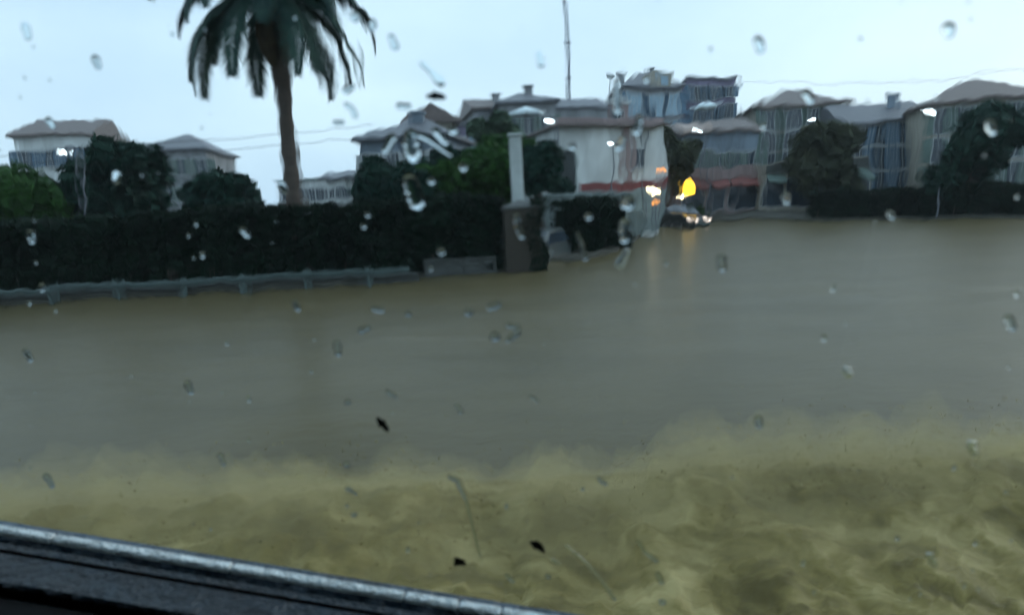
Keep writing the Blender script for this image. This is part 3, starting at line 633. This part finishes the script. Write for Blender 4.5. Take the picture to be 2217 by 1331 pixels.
# warm lamps
def lamp_on_post(label, name, px, py, Yd, m, w, h, cat, peak=0.0):
    p = at(px, py, Yd); zb = 0.05; t = thing(name, label, cat, (p.x, Yd, zb)); z = p.z-zb
    obj('post', TB([(0, 0, -0.4), (0, 0, z-h/2)], 0.045), POLE, t)
    bm = bmesh.new(); N = 4 if name == 'lantern' else 6
    lv = [(z-h/2, w*0.40), (z+h*0.15, w*0.5), (z+h*0.28, w*0.42), (z+h/2+peak, 0.03)]
    rings = [[bm.verts.new((r_*math.cos(2*math.pi*k/N), r_*math.sin(2*math.pi*k/N), zz)) for k in range(N)] for zz, r_ in lv]
    for A, B in zip(rings, rings[1:]):
        for k in range(N): bm.faces.new((A[k], A[(k+1) % N], B[(k+1) % N], B[k]))
    bm.faces.new(rings[0][::-1]); bm.faces.new(rings[-1]); lt = obj('lantern', bm, m, t)
    if name == 'lantern':
        for k in range(4):
            c_, s_ = math.cos(2*math.pi*k/4), math.sin(2*math.pi*k/4)
            obj('frame_bar', TB([(r_*c_*1.03, r_*s_*1.03, zz) for zz, r_ in lv], 0.022, 5), POLE, lt)
        obj('base_ring', TB([(0, 0, z-h/2-0.06), (0, 0, z-h/2-0.003)], [0.1, w*0.42], 8), POLE, lt)
    obj('finial', TB([(0, 0, z+h/2+peak-0.01), (0, 0, z+h/2+peak+0.12)], [0.05, 0.01], 6), POLE, lt)
    return t
lamp_on_post('large glowing yellow lantern on a post at the edge of the flooded road', 'lantern', 1487, 411, 41.5, L_YEL, 0.74, 0.86, 'lantern', 0.16)
lamp_on_post('warm white round lamp on a low post left of the yellow lantern', 'post_lamp', 1417, 411, 30.5, L_WARM, 0.42, 0.28, 'lamp')
lamp_on_post('small bright warm lamp just below the yellow lantern', 'post_lamp', 1476, 428, 41.0, L_WARM, 0.26, 0.26, 'lamp')
lamp_on_post('dim orange lamp under the roof wing right of the white building', 'post_lamp', 1428, 372, 31.2, L_ORANGE, 0.2, 0.22, 'lamp')
lamp_on_post('little orange lamp below the warm white round lamp', 'post_lamp', 1419, 434, 30.3, L_ORANGE, 0.2, 0.2, 'lamp')

# bollard like posts and signs by the road bend
for px, py, yd, hh_, lab, m_ in ((1350, 470, 28.0, 1.9, 'leaning dark round topped sign seen from behind at the road bend', DOORD), ):
    p = gp(px, 528); t = thing('road_sign', lab, 'road sign', (p.x, p.y, 0))
    obj('post', TB([(0, 0, -0.4), (0, 0, 1.75)], 0.035), POLE, t)
    bm = bmesh.new(); bmesh.ops.create_cone(bm, cap_ends=True, segments=20, radius1=0.28, radius2=0.28, depth=0.03, matrix=Matrix.Translation((0, -0.055, 1.72)) @ Matrix.Rotation(R(90), 4, 'X')); obj('plate', bm, m_, t)
for px, py, lab in ((1388, 512, 'pale post nearest the road sign at the water edge'), (1403, 505, 'pale post between the other two posts at the bend'), (1414, 500, 'pale post farthest back at the road bend')):
    p = gp(px, py); t = thing('bollard', lab, 'bollard', (p.x, p.y, 0), 0, 'posts at the road bend')
    obj('shaft', TB([(0, 0, -0.4), (0, 0, 1.15)], [0.10, 0.085], 10), CONC, t); obj('cap', TB([(0, 0, 1.153), (0, 0, 1.2), (0, 0, 1.27)], [0.11, 0.11, 0.04], 10), CONC, t)

# ---------------------------------------------------------------- vehicles
def car(label, loc, rz, paint, lights=None, van=False):
    t = thing('parked_van' if van else 'parked_car', label, 'van' if van else 'car', loc, rz)
    Lc, Wc = 4.2, 1.7; hb_ = 0.95 if not van else 1.05; ht = 1.45 if not van else 2.05
    prof = ([(-2.1, 0.28), (-2.12, 0.62), (-2.0, 0.80), (-1.15, 0.97), (-0.5, 1.40), (0.9, 1.45), (1.75, 1.02), (2.08, 0.95), (2.12, 0.35), (2.0, 0.25)] if not van else
            [(-2.1, 0.28), (-2.12, 0.75), (-1.95, 1.0), (-1.5, 1.15), (-0.95, 1.95), (-0.6, 2.05), (2.05, 2.05), (2.12, 1.8), (2.12, 0.35), (2.0, 0.25)])
    bm = bmesh.new(); secs = []
    for s in (-1, -0.93, 0.93, 1):
        row = []
        for x, z in prof:
            k = 1.0 if z < hb_ else 1-(z-hb_)*0.28
            ins = 0.0 if abs(s) > 0.95 else 0.0; zz = z - (0.05 if abs(s) > 0.95 and z > 0.5 else 0)
            row.append(bm.verts.new((x*(0.985 if abs(s) > 0.95 else 1), s*Wc/2*k, zz)))
        secs.append(row)
    n = len(prof)
    for A, B in zip(secs, secs[1:]):
        for i in range(n): j = (i+1) % n; bm.faces.new((A[i], A[j], B[j], B[i]))
    bm.faces.new(secs[0]); bm.faces.new(secs[-1][::-1])
    body = obj('body', bm, paint, t)
    def quadpane(name, pts, off):
        bm = bmesh.new(); v = [bm.verts.new(Vector(p)+Vector(off)) for p in pts]; bm.faces.new(v)
        e = bmesh.ops.extrude_face_region(bm, geom=list(bm.faces)); bmesh.ops.translate(bm, vec=Vector(off)*0.6, verts=[q for q in e['geom'] if isinstance(q, bmesh.types.BMVert)]); return obj(name, bm, GLASSD, t)
    if not van:
        quadpane('windscreen', [(-1.10, -0.72, 1.0), (-1.10, 0.72, 1.0), (-0.53, 0.64, 1.385), (-0.53, -0.64, 1.385)], (-0.012, 0, 0.014))
        quadpane('rear_window', [(1.68, -0.70, 1.06), (1.68, 0.70, 1.06), (0.98, 0.63, 1.41), (0.98, -0.63, 1.41)], (0.01, 0, 0.014))
        for s in (-1, 1): quadpane('side_window', [(-0.95, s*0.846, 0.98), (1.45, s*0.846, 1.0), (0.85, s*0.755, 1.32), (-0.45, s*0.76, 1.32)], (0, s*0.016, 0.0))
    else:
        quadpane('windscreen', [(-1.45, -0.74, 1.2), (-1.45, 0.74, 1.2), (-1.0, 0.6, 1.9), (-1.0, -0.6, 1.9)], (-0.014, 0, 0.01))
        for s in (-1, 1): quadpane('side_window', [(-1.3, s*0.83, 1.15), (-0.3, s*0.83, 1.15), (-0.3, s*0.66, 1.75), (-0.9, s*0.66, 1.75)], (0, s*0.03, 0))
    for x in (-1.35, 1.35):
        for s in (-1, 1):
            M = Matrix.Translation((x, s*0.80, 0.31)) @ Matrix.Rotation(R(90), 4, 'X')
            bm = bmesh.new(); bmesh.ops.create_cone(bm, cap_ends=True, segments=20, radius1=0.31, radius2=0.31, depth=0.2, matrix=M); ty = obj('wheel', bm, RUBBER, t)
            bm = bmesh.new(); bmesh.ops.create_cone(bm, cap_ends=True, segments=16, radius1=0.19, radius2=0.19, depth=0.02, matrix=Matrix.Translation((x, s*0.915, 0.31)) @ Matrix.Rotation(R(90), 4, 'X')); obj('rim', bm, RIM, ty)
    for s in (-1, 1):
        obj('headlight', BX(-2.15, -2.05, s*0.62-0.17, s*0.62+0.17, 0.58, 0.74, bev=0.03), lights or FRAME, t)
        obj('tail_light', BX(2.07, 2.145, s*0.66-0.12, s*0.66+0.12, 0.62, 0.80, bev=0.02), RED, t)
    obj('bumper', BX(-2.2, -2.1, -0.8, 0.8, 0.33, 0.52, bev=0.04), GALV, t); obj('bumper', BX(2.115, 2.2, -0.8, 0.8, 0.33, 0.52, bev=0.04), GALV, t)
    return t
p = gp(1188, 560); car('silver grey car half seen in the gateway between the pillar and the short hedge', (p.x-0.55, 21.9, -0.42), R(66), CARG)
p = gp(1455, 492); car('dark car with small front lights on, standing in the flood below the yellow lantern', (p.x+0.1, p.y+0.6, -0.25), R(122), CARD, L_HEAD)

# ---------------------------------------------------------------- the vehicle door and its wet window
A = at(708, 1262, 0.40); B = at(1150, 1335, 0.385)
dx = (B-A).normalized(); uz = Vector((0, -0.12, 1)); uz = (uz-dx*uz.dot(dx)).normalized(); nn = dx.cross(uz).normalized()   # nn points outward (+Y)
if nn.y < 0: nn = -nn
MD = Matrix((dx, nn, uz)).transposed().to_4x4(); MD.translation = A
door = thing('vehicle', 'dark blue vehicle with a rain spattered window and wet weather strip tinted pale with sky glint, nearest the viewer', 'vehicle', (0, 0, 0)); door.matrix_world = MD
MDI = MD.inverted()
STRIP_GLINT = mat('wet strip with painted glint', (0.75, 0.82, 0.82), rough=0.35, scale=60, noise_amt=0.2, coat=0.5, bump=0.6, bscale=200)  # pale base colour carries the sky glint on the wet strip
TRIM = mat('dark blue door trim', (0.006, 0.020, 0.045), rough=0.35, scale=25, noise_amt=0.7, col2=(0.012, 0.05, 0.09), coat=0.4, bump=0.5, bscale=90)
TRIMD = mat('black door lining', (0.004, 0.004, 0.006), rough=0.7)
SEAL = mat('black rubber seal', (0.01, 0.012, 0.012), rough=0.6)
# weather strip in lengths with joints
js = [-0.75, -0.55, -0.36, -0.20, -0.07]
for px in (870, 990, 1085):
    d = ray(px, 1262+(px-708)*0.165); tt = (A-CAMP).dot(nn)/d.dot(nn); q = MDI @ (CAMP+d*tt); js.append(q.x)
js += [0.22, 0.36, 0.55, 0.8]
for a_, b_ in zip(js, js[1:]):
    obj('weather_strip', BX(a_+0.0005, b_-0.0005, 0.0062, 0.0135, -0.0100, -0.0050, bev=0.0012), STRIP_GLINT, door)
obj('door_trim', BX(-0.8, 0.85, -0.034, -0.0065, -0.0300, -0.0115, bev=0.002), TRIM, door)
bm = BX(-0.8, 0.85, -0.10, -0.0345, -0.40, -0.018, bev=0.004); obj('door_lining', bm, TRIMD, door)
obj('outer_skin', BX(-0.8, 0.85, 0.008, 0.03, -0.60, -0.0115, bev=0.006), TRIM, door)
obj('window_seal', BX(-0.8, 0.85, -0.006, -0.0003, -0.03, -0.0105), TRIM, door)

def glass_mat(name, bumpy, ior=1.45):
    m = bpy.data.materials.new(name); m.use_nodes = True; n = m.node_tree; n.nodes.clear(); l = n.links.new
    o = n.nodes.new('ShaderNodeOutputMaterial'); gl = n.nodes.new('ShaderNodeBsdfGlass'); gl.inputs['IOR'].default_value = ior; gl.inputs['Roughness'].default_value = 0.0; gl.inputs['Color'].default_value = (0.93, 0.975, 0.985, 1)
    l(gl.outputs[0], o.inputs[0])
    if bumpy:
        t = n.nodes.new('ShaderNodeTexCoord'); mp_ = n.nodes.new('ShaderNodeMapping'); mp_.inputs['Rotation'].default_value = (0, R(20), 0); mp_.inputs['Scale'].default_value = (1.0, 1, 0.45); l(t.outputs['Object'], mp_.inputs[0])
        z = n.nodes.new('ShaderNodeTexNoise'); z.inputs['Scale'].default_value = 55; z.inputs['Detail'].default_value = 2.5; z.inputs['Roughness'].default_value = 0.45; l(mp_.outputs[0], z.inputs[0])
        mk = n.nodes.new('ShaderNodeTexNoise'); mk.inputs['Scale'].default_value = 9; mk.inputs['Detail'].default_value = 2; l(mp_.outputs[0], mk.inputs[0])
        rr = n.nodes.new('ShaderNodeValToRGB'); rr.color_ramp.elements[0].position = 0.42; rr.color_ramp.elements[0].color = (0.07,)*3+(1,); rr.color_ramp.elements[1].position = 0.68; l(mk.outputs[0], rr.inputs[0])
        mu = n.nodes.new('ShaderNodeMath'); mu.operation = 'MULTIPLY'; l(z.outputs[0], mu.inputs[0]); l(rr.outputs[0], mu.inputs[1])
        bp = n.nodes.new('ShaderNodeBump'); bp.inputs['Strength'].default_value = 1.0; bp.inputs['Distance'].default_value = bumpy; l(mu.outputs[0], bp.inputs['Height']); l(bp.outputs[0], gl.inputs['Normal'])
    return m
GFLAT = glass_mat('window glass', 0); GWET = glass_mat('rain film on glass', 0.0006); DROP = glass_mat('rain water', 0, 1.33)
bm = BX(-0.8, 0.85, 0.0, 0.004, -0.035, 0.62)
bmesh.ops.recalc_face_normals(bm, faces=bm.faces); bm.faces.ensure_lookup_table()
for f in bm.faces:
    if f.normal.y > 0.5: f.material_index = 1
# unseen dark cabin round the camera, added to keep pane reflections dark
LIN = mat('dark cabin lining', (0.012, 0.012, 0.014), rough=0.9)
obj('roof_lining', BX(-0.84, 0.89, -1.45, 0.02, 0.66, 0.70), LIN, door)
obj('window_header', BX(-0.84, 0.89, -0.03, 0.02, 0.623, 0.657), LIN, door)
obj('cabin_floor', BX(-0.84, 0.89, -1.45, -0.11, -0.72, -0.68), LIN, door)
obj('far_side_lining', BX(-0.84, 0.89, -1.50, -1.453, -0.72, 0.70), LIN, door)
obj('window_pillar', BX(-0.89, -0.843, -1.50, 0.02, -0.72, 0.70), LIN, door)
obj('window_pillar', BX(0.893, 0.94, -1.50, 0.02, -0.72, 0.70), LIN, door)
pane = obj('window_pane', bm, [GFLAT, GWET], door)

MUD = mat('dark mud', (0.010, 0.010, 0.006), rough=0.6, scale=300)
MUDP = mat('thin mud film', (0.07, 0.10, 0.12), rough=0.6, scale=300)
def pane_xy(px, py):
    d = ray(px, py); P0 = A+nn*0.004; tt = (P0-CAMP).dot(nn)/d.dot(nn); q = MDI @ (CAMP+d*tt); return q.x, q.z
def blob(name, label, pts, widths, m, hgt=0.36, cat='raindrop', group='raindrops on the vehicle window', wob=0.22, parent=None):
    """a bead or trail of water on the outer face of the pane, along photo points"""
    Q = [Vector(pane_xy(*p)) for p in pts]; sc = 0.4/FPX
    if len(Q) == 1: Q = [Q[0]-Vector((0.0001, 0)), Q[0]+Vector((0.0001, 0))]; widths = [widths[0]]*2
    # dense centre line
    C_, Wd = [], []; segs = 10
    tot = sum((b-a).length for a, b in zip(Q, Q[1:]))
    for i, (a, b) in enumerate(zip(Q, Q[1:])):
        for k in range(segs+(i == len(Q)-2)): C_.append(a.lerp(b, k/segs)); Wd.append((widths[i]*(1-k/segs)+widths[i+1]*k/segs)*sc/2)
    r_s, r_e = Wd[0], Wd[-1]; d0 = (Q[1]-Q[0]).normalized(); d1 = (Q[-1]-Q[-2]).normalized()
    rows_ = []; sd_ = random.random()*50
    NC = 6
    for k in range(NC): a_ = math.pi/2*(k)/NC; rows_.append((C_[0]-d0*r_s*math.cos(a_), r_s*math.sin(a_)+1e-6, d0))
    for i, c in enumerate(C_):
        d = (C_[min(i+1, len(C_)-1)]-C_[max(0, i-1)]).normalized(); rows_.append((c, Wd[i], d))
    for k in range(NC-1, -1, -1): a_ = math.pi/2*(k)/NC; rows_.append((C_[-1]+d1*r_e*math.cos(a_), r_e*math.sin(a_)+1e-6, d1))
    bm = bmesh.new(); M_ = 10; grid = []
    for c, w_, d in rows_:
        nr_ = Vector((-d.y, d.x)); row = []
        wl = w_*(1+wob*1.6*noise.noise(Vector((c.x*620, c.y*620, sd_)))); wr = w_*(1+wob*1.6*noise.noise(Vector((c.x*620, c.y*620, sd_+9))))
        for j in range(M_+1):
            s_ = -1+2*j/M_; off = nr_*((wr if s_ > 0 else wl)*s_); p = c+off
            row.append(bm.verts.new((p.x, 0.0043+max(0.00002, w_*hgt*2*math.sqrt(max(0, 1-s_*s_))), p.y)))
        grid.append(row)
    back = [[bm.verts.new((v.co.x, 0.0042, v.co.z)) for v in row] for row in grid]
    nrw = len(grid)
    for i in range(nrw-1):
        for j in range(M_):
            bm.faces.new((grid[i][j], grid[i][j+1], grid[i+1][j+1], grid[i+1][j])); bm.faces.new((back[i][j], back[i+1][j], back[i+1][j+1], back[i][j+1]))
        bm.faces.new((grid[i][0], grid[i+1][0], back[i+1][0], back[i][0])); bm.faces.new((grid[i][M_], back[i][M_], back[i+1][M_], grid[i+1][M_]))
    bm.faces.new(grid[0]+back[0][::-1]); bm.faces.new(grid[-1][::-1]+back[-1])
    for v in bm.verts: v.co = MD @ v.co
    c0 = MD @ Vector((C_[len(C_)//2].x, 0.0045, C_[len(C_)//2].y))
    bmesh.ops.translate(bm, vec=-c0, verts=bm.verts)
    o = obj(name, bm, m, None, True, c0)
    tag(o, label, cat, group)
    return o
DR = [
 ('round raindrop in the sky beside the palm fronds', [(770, 38)], [18]), ('faint raindrop in the sky right of the palm', [(808, 50), (808, 60)], [14, 14]),
 ('slanting raindrop below the top edge of the sky', [(848, 82), (857, 102)], [12, 14]), ('long slanting water streak in the middle of the left sky', [(915, 140), (932, 155), (955, 178)], [10, 9, 18]),
 ('flat oval raindrop just above the left roofs', [(865, 230), (885, 231)], [12, 12]), ('small bent raindrop near the palm tips', [(752, 196), (764, 188)], [16, 12]),
 ('curved raindrop in the sky left of the hip roof', [(752, 227), (765, 236), (770, 250)], [10, 10, 12]), ('little oval raindrop above the cable', [(728, 266), (742, 266)], [10, 10]),
 ('large oval raindrop over the shuttered house', [(889, 300), (896, 334)], [34, 36]), ('large oval raindrop over the dark tree crown', [(889, 395), (904, 436)], [34, 36]),
 ('long slanting streak crossing the house roofs at left', [(890, 285), (925, 300), (975, 335)], [12, 14, 8]), ('slanting streak over the low blue grey house', [(945, 285), (965, 308)], [18, 14]),
 ('small raindrop over the low flat roof', [(982, 283)], [20]), ('pale streak over the hip roof slope', [(850, 300), (835, 325)], [20, 16]),
 ('raindrop over the yellow green bush', [(935, 392)], [16]), ('small raindrop over the mid green tree', [(1004, 362)], [18]),
 ('small raindrop high on the dark hedge at left', [(797, 465)], [12]), ('tiny raindrop lower on the dark hedge at left', [(789, 489)], [12]), ('raindrop on the foot of the hedge above the low wall', [(957, 545)], [18]),
 ('bright curved drop in front of the brown pillar', [(1118, 470), (1120, 490), (1130, 510)], [16, 12, 14]), ('drop at the door arch of the white building', [(1238, 318)], [14]),
 ('raindrop over the short hedge', [(1275, 468)], [16]), ('slanting streak between grey car and short hedge', [(1250, 505), (1262, 535), (1268, 558)], [7, 12, 12]),
 ('large drop over the road sign', [(1352, 486), (1352, 515)], [26, 22]), ('drop hanging just below the road sign', [(1358, 545), (1342, 572)], [12, 18]), ('upper drop over the white retaining wall', [(1358, 440)], [30]),
 ('drop over the roof edge of the white building', [(1350, 300), (1340, 318)], [12, 18]), ('drop streaking across the big grey house wall', [(1385, 255), (1378, 285)], [14, 16]), ('vertical streak over the narrow pink house', [(1335, 180), (1338, 240)], [12, 14]),
 ('flat raindrop on the flood just below the guard rail', [(810, 667), (828, 670)], [12, 12]), ('dot like raindrop on the flood right of the flat drop', [(885, 678)], [14]), ('raindrop on the flood left of the middle', [(783, 714), (798, 708)], [14, 12]),
 ('upright oblong raindrop near the left of the flood', [(731, 742), (733, 762)], [17, 17]), ('faint raindrop on the flood below the gate pillar', [(1015, 675)], [18]), ('wider faint raindrop on the flood beneath the pillar', [(1062, 665), (1078, 658)], [16, 16]),
 ('hooked raindrop in the middle of the flood', [(1100, 703), (1120, 706), (1120, 720), (1100, 735)], [10, 12, 14, 12]), ('pale raindrop left of the hooked one', [(1072, 728)], [22]),
 ('slanted faint drop halfway down the left water', [(840, 846), (856, 856)], [10, 10]), ('small drop left of the slanted faint one', [(754, 868)], [14]), ('short slanted drop below the middle of the water', [(988, 874), (998, 888)], [10, 12]),
 ('short drop right of the middle of the water', [(1150, 857), (1164, 866)], [10, 8]), ('faint drop over the rise of the wave at left', [(752, 1003)], [14]), ('drop with a tail on the left of the wave', [(754, 1055), (772, 1066)], [12, 8]),
 ('dim drop lower left on the wave', [(768, 1111)], [14]), ('long curving water trail down the middle of the wave', [(975, 1030), (992, 1038), (1010, 1080), (1025, 1140), (1040, 1200)], [12, 14, 8, 6, 5]),
 ('drop on the crest of the wave right of the middle', [(1298, 1034), (1310, 1044)], [12, 12]), ('winding trail of water at the right of the wave', [(1382, 1168), (1395, 1190), (1420, 1210)], [8, 8, 10]),
 ('drop under the winding trail at the right', [(1424, 1240), (1432, 1256)], [12, 12]), ('lowest drop at the right of the wave', [(1434, 1300)], [16]), ('thin slanting trail of water right of the mud specks', [(1225, 1178), (1270, 1215), (1300, 1250), (1330, 1292)], [6, 7, 6, 9]),
 ('small drop close below the larger mud speck', [(1197, 1210), (1210, 1216)], [10, 8]), ('round drop low on the wave right of centre', [(1187, 1244)], [12]), ('slanted drop low on the wave near the centre', [(1098, 1242), (1110, 1254)], [9, 10]),
 ('tiny drop on the right side of the flood', [(1442, 570)], [9]), ('faint oval drop over the sky beside the mast', [(1168, 120), (1172, 140)], [12, 12]),
]
for lab, pts, ws in DR: blob('raindrop', lab, pts, ws, DROP)
for lab, pts, ws in (('black slanted mud speck on the glass at the left of the water', [(820, 905), (828, 914), (832, 918), (840, 929)], [7, 17, 12, 6]), ('black slanted mud speck on the glass before the wave, right of centre', [(1151, 1171), (1160, 1176), (1168, 1181), (1178, 1191)], [6, 17, 14, 5]),
                     ('black mud speck on the glass before the wave, left of centre', [(987, 1219), (992, 1212), (1001, 1213), (1007, 1219)], [6, 16, 13, 6]), ('dark flat mud smear on the glass in the left sky', [(929, 209), (942, 208), (962, 211)], [7, 13, 6])):
    blob('mud_speck', lab, pts, [q*1.3 for q in ws], MUDP if 'flat' in lab else MUD, 0.15, 'mud speck', 'mud specks on the vehicle window', 0.28)
# fine droplets scattered over the pane, outside the larger ones
bm = bmesh.new()
for i in range(420):
    sx = random.uniform(-0.5, 0.5); sz = random.uniform(0.01, 0.52); r_ = 0.0004+0.0011*random.random()**2
    if -0.02 < sx < 0.35 and random.random() < 0.5: continue
    bmesh.ops.create_uvsphere(bm, u_segments=10, v_segments=6, radius=r_, matrix=MD @ Matrix.Translation((sx, 0.0046+r_*0.5, sz)) @ Matrix.Diagonal((1, 0.5, random.uniform(1, 1.8), 1)))
o = obj('fine_droplets', bm, DROP, None, True); tag(o, 'countless tiny rain droplets scattered over the vehicle window', kind='stuff')
SIDE = [
 ('raindrop over the sky at the top left corner of the window', 60, 60, 20, 80, 18), ('raindrop over the sky left of the palm crown', 210, 130, 14, 70, 18), ('raindrop over the roof of the far left house', 110, 262, 12, 60, 16),
 ('raindrop over the tall dark tree at left', 255, 380, 10, 90, 18), ('raindrop over the palm trunk', 612, 402, 12, 60, 16), ('raindrop over the far left hedge', 70, 505, 16, 80, 18), ('raindrop over the hedge below the palm', 528, 498, 14, 50, 16),
 ('raindrop over the left end of the guard rail', 95, 618, 8, 90, 14), ('raindrop over the flood at the far left edge', 60, 760, 18, 60, 16), ('raindrop over the flood under the palm', 640, 655, 14, 60, 15), ('lone raindrop on the left third of the flood', 410, 830, 16, 70, 18),
 ('raindrop just above the door strip at left', 105, 1030, 20, 60, 20), ('raindrop above the door strip nearer the middle', 480, 985, 16, 70, 16),
 ('raindrop over the sky right of the violet block', 1640, 90, 18, 70, 18), ('raindrop over the sky at the top right', 2050, 62, 12, 80, 20), ('raindrop over the roof of the cream house', 1745, 205, 14, 60, 18), ('raindrop over the ochre house', 2140, 270, 16, 70, 18),
 ('raindrop over the shop fronts at right', 1700, 425, 10, 80, 16), ('raindrop over the water edge at right', 1925, 462, 8, 60, 14), ('raindrop on the flood near the dark car', 1560, 560, 20, 80, 18), ('raindrop over the flood at the right edge', 2180, 690, 18, 65, 20),
 ('raindrop in the middle of the right flood', 1830, 800, 12, 60, 16), ('raindrop low on the right flood', 1640, 905, 14, 80, 16), ('raindrop over the right end of the wave crest', 2100, 960, 20, 70, 18), ('raindrop over the wave at the bottom right corner', 2010, 1200, 22, 60, 16)]
for lab, px, py, l_, a_, w_ in SIDE:
    blob('raindrop', lab, [(px, py), (px+l_*math.cos(R(a_)), py+l_*math.sin(R(a_)))], [w_, w_*0.85], DROP)


HZ = bpy.data.materials.new('haze'); HZ.use_nodes = True; n = HZ.node_tree; n.nodes.clear()
ho = n.nodes.new('ShaderNodeOutputMaterial'); hv = n.nodes.new('ShaderNodeVolumePrincipled'); hv.inputs['Density'].default_value = 0.0005; hv.inputs['Color'].default_value = (0.98, 0.99, 1.0, 1)
n.links.new(hv.outputs[0], ho.inputs['Volume'])
o = obj('haze', BX(-120, 120, -30, 140, -1.6, 26), HZ); tag(o, 'thin pale rain haze filling the air', kind='stuff')
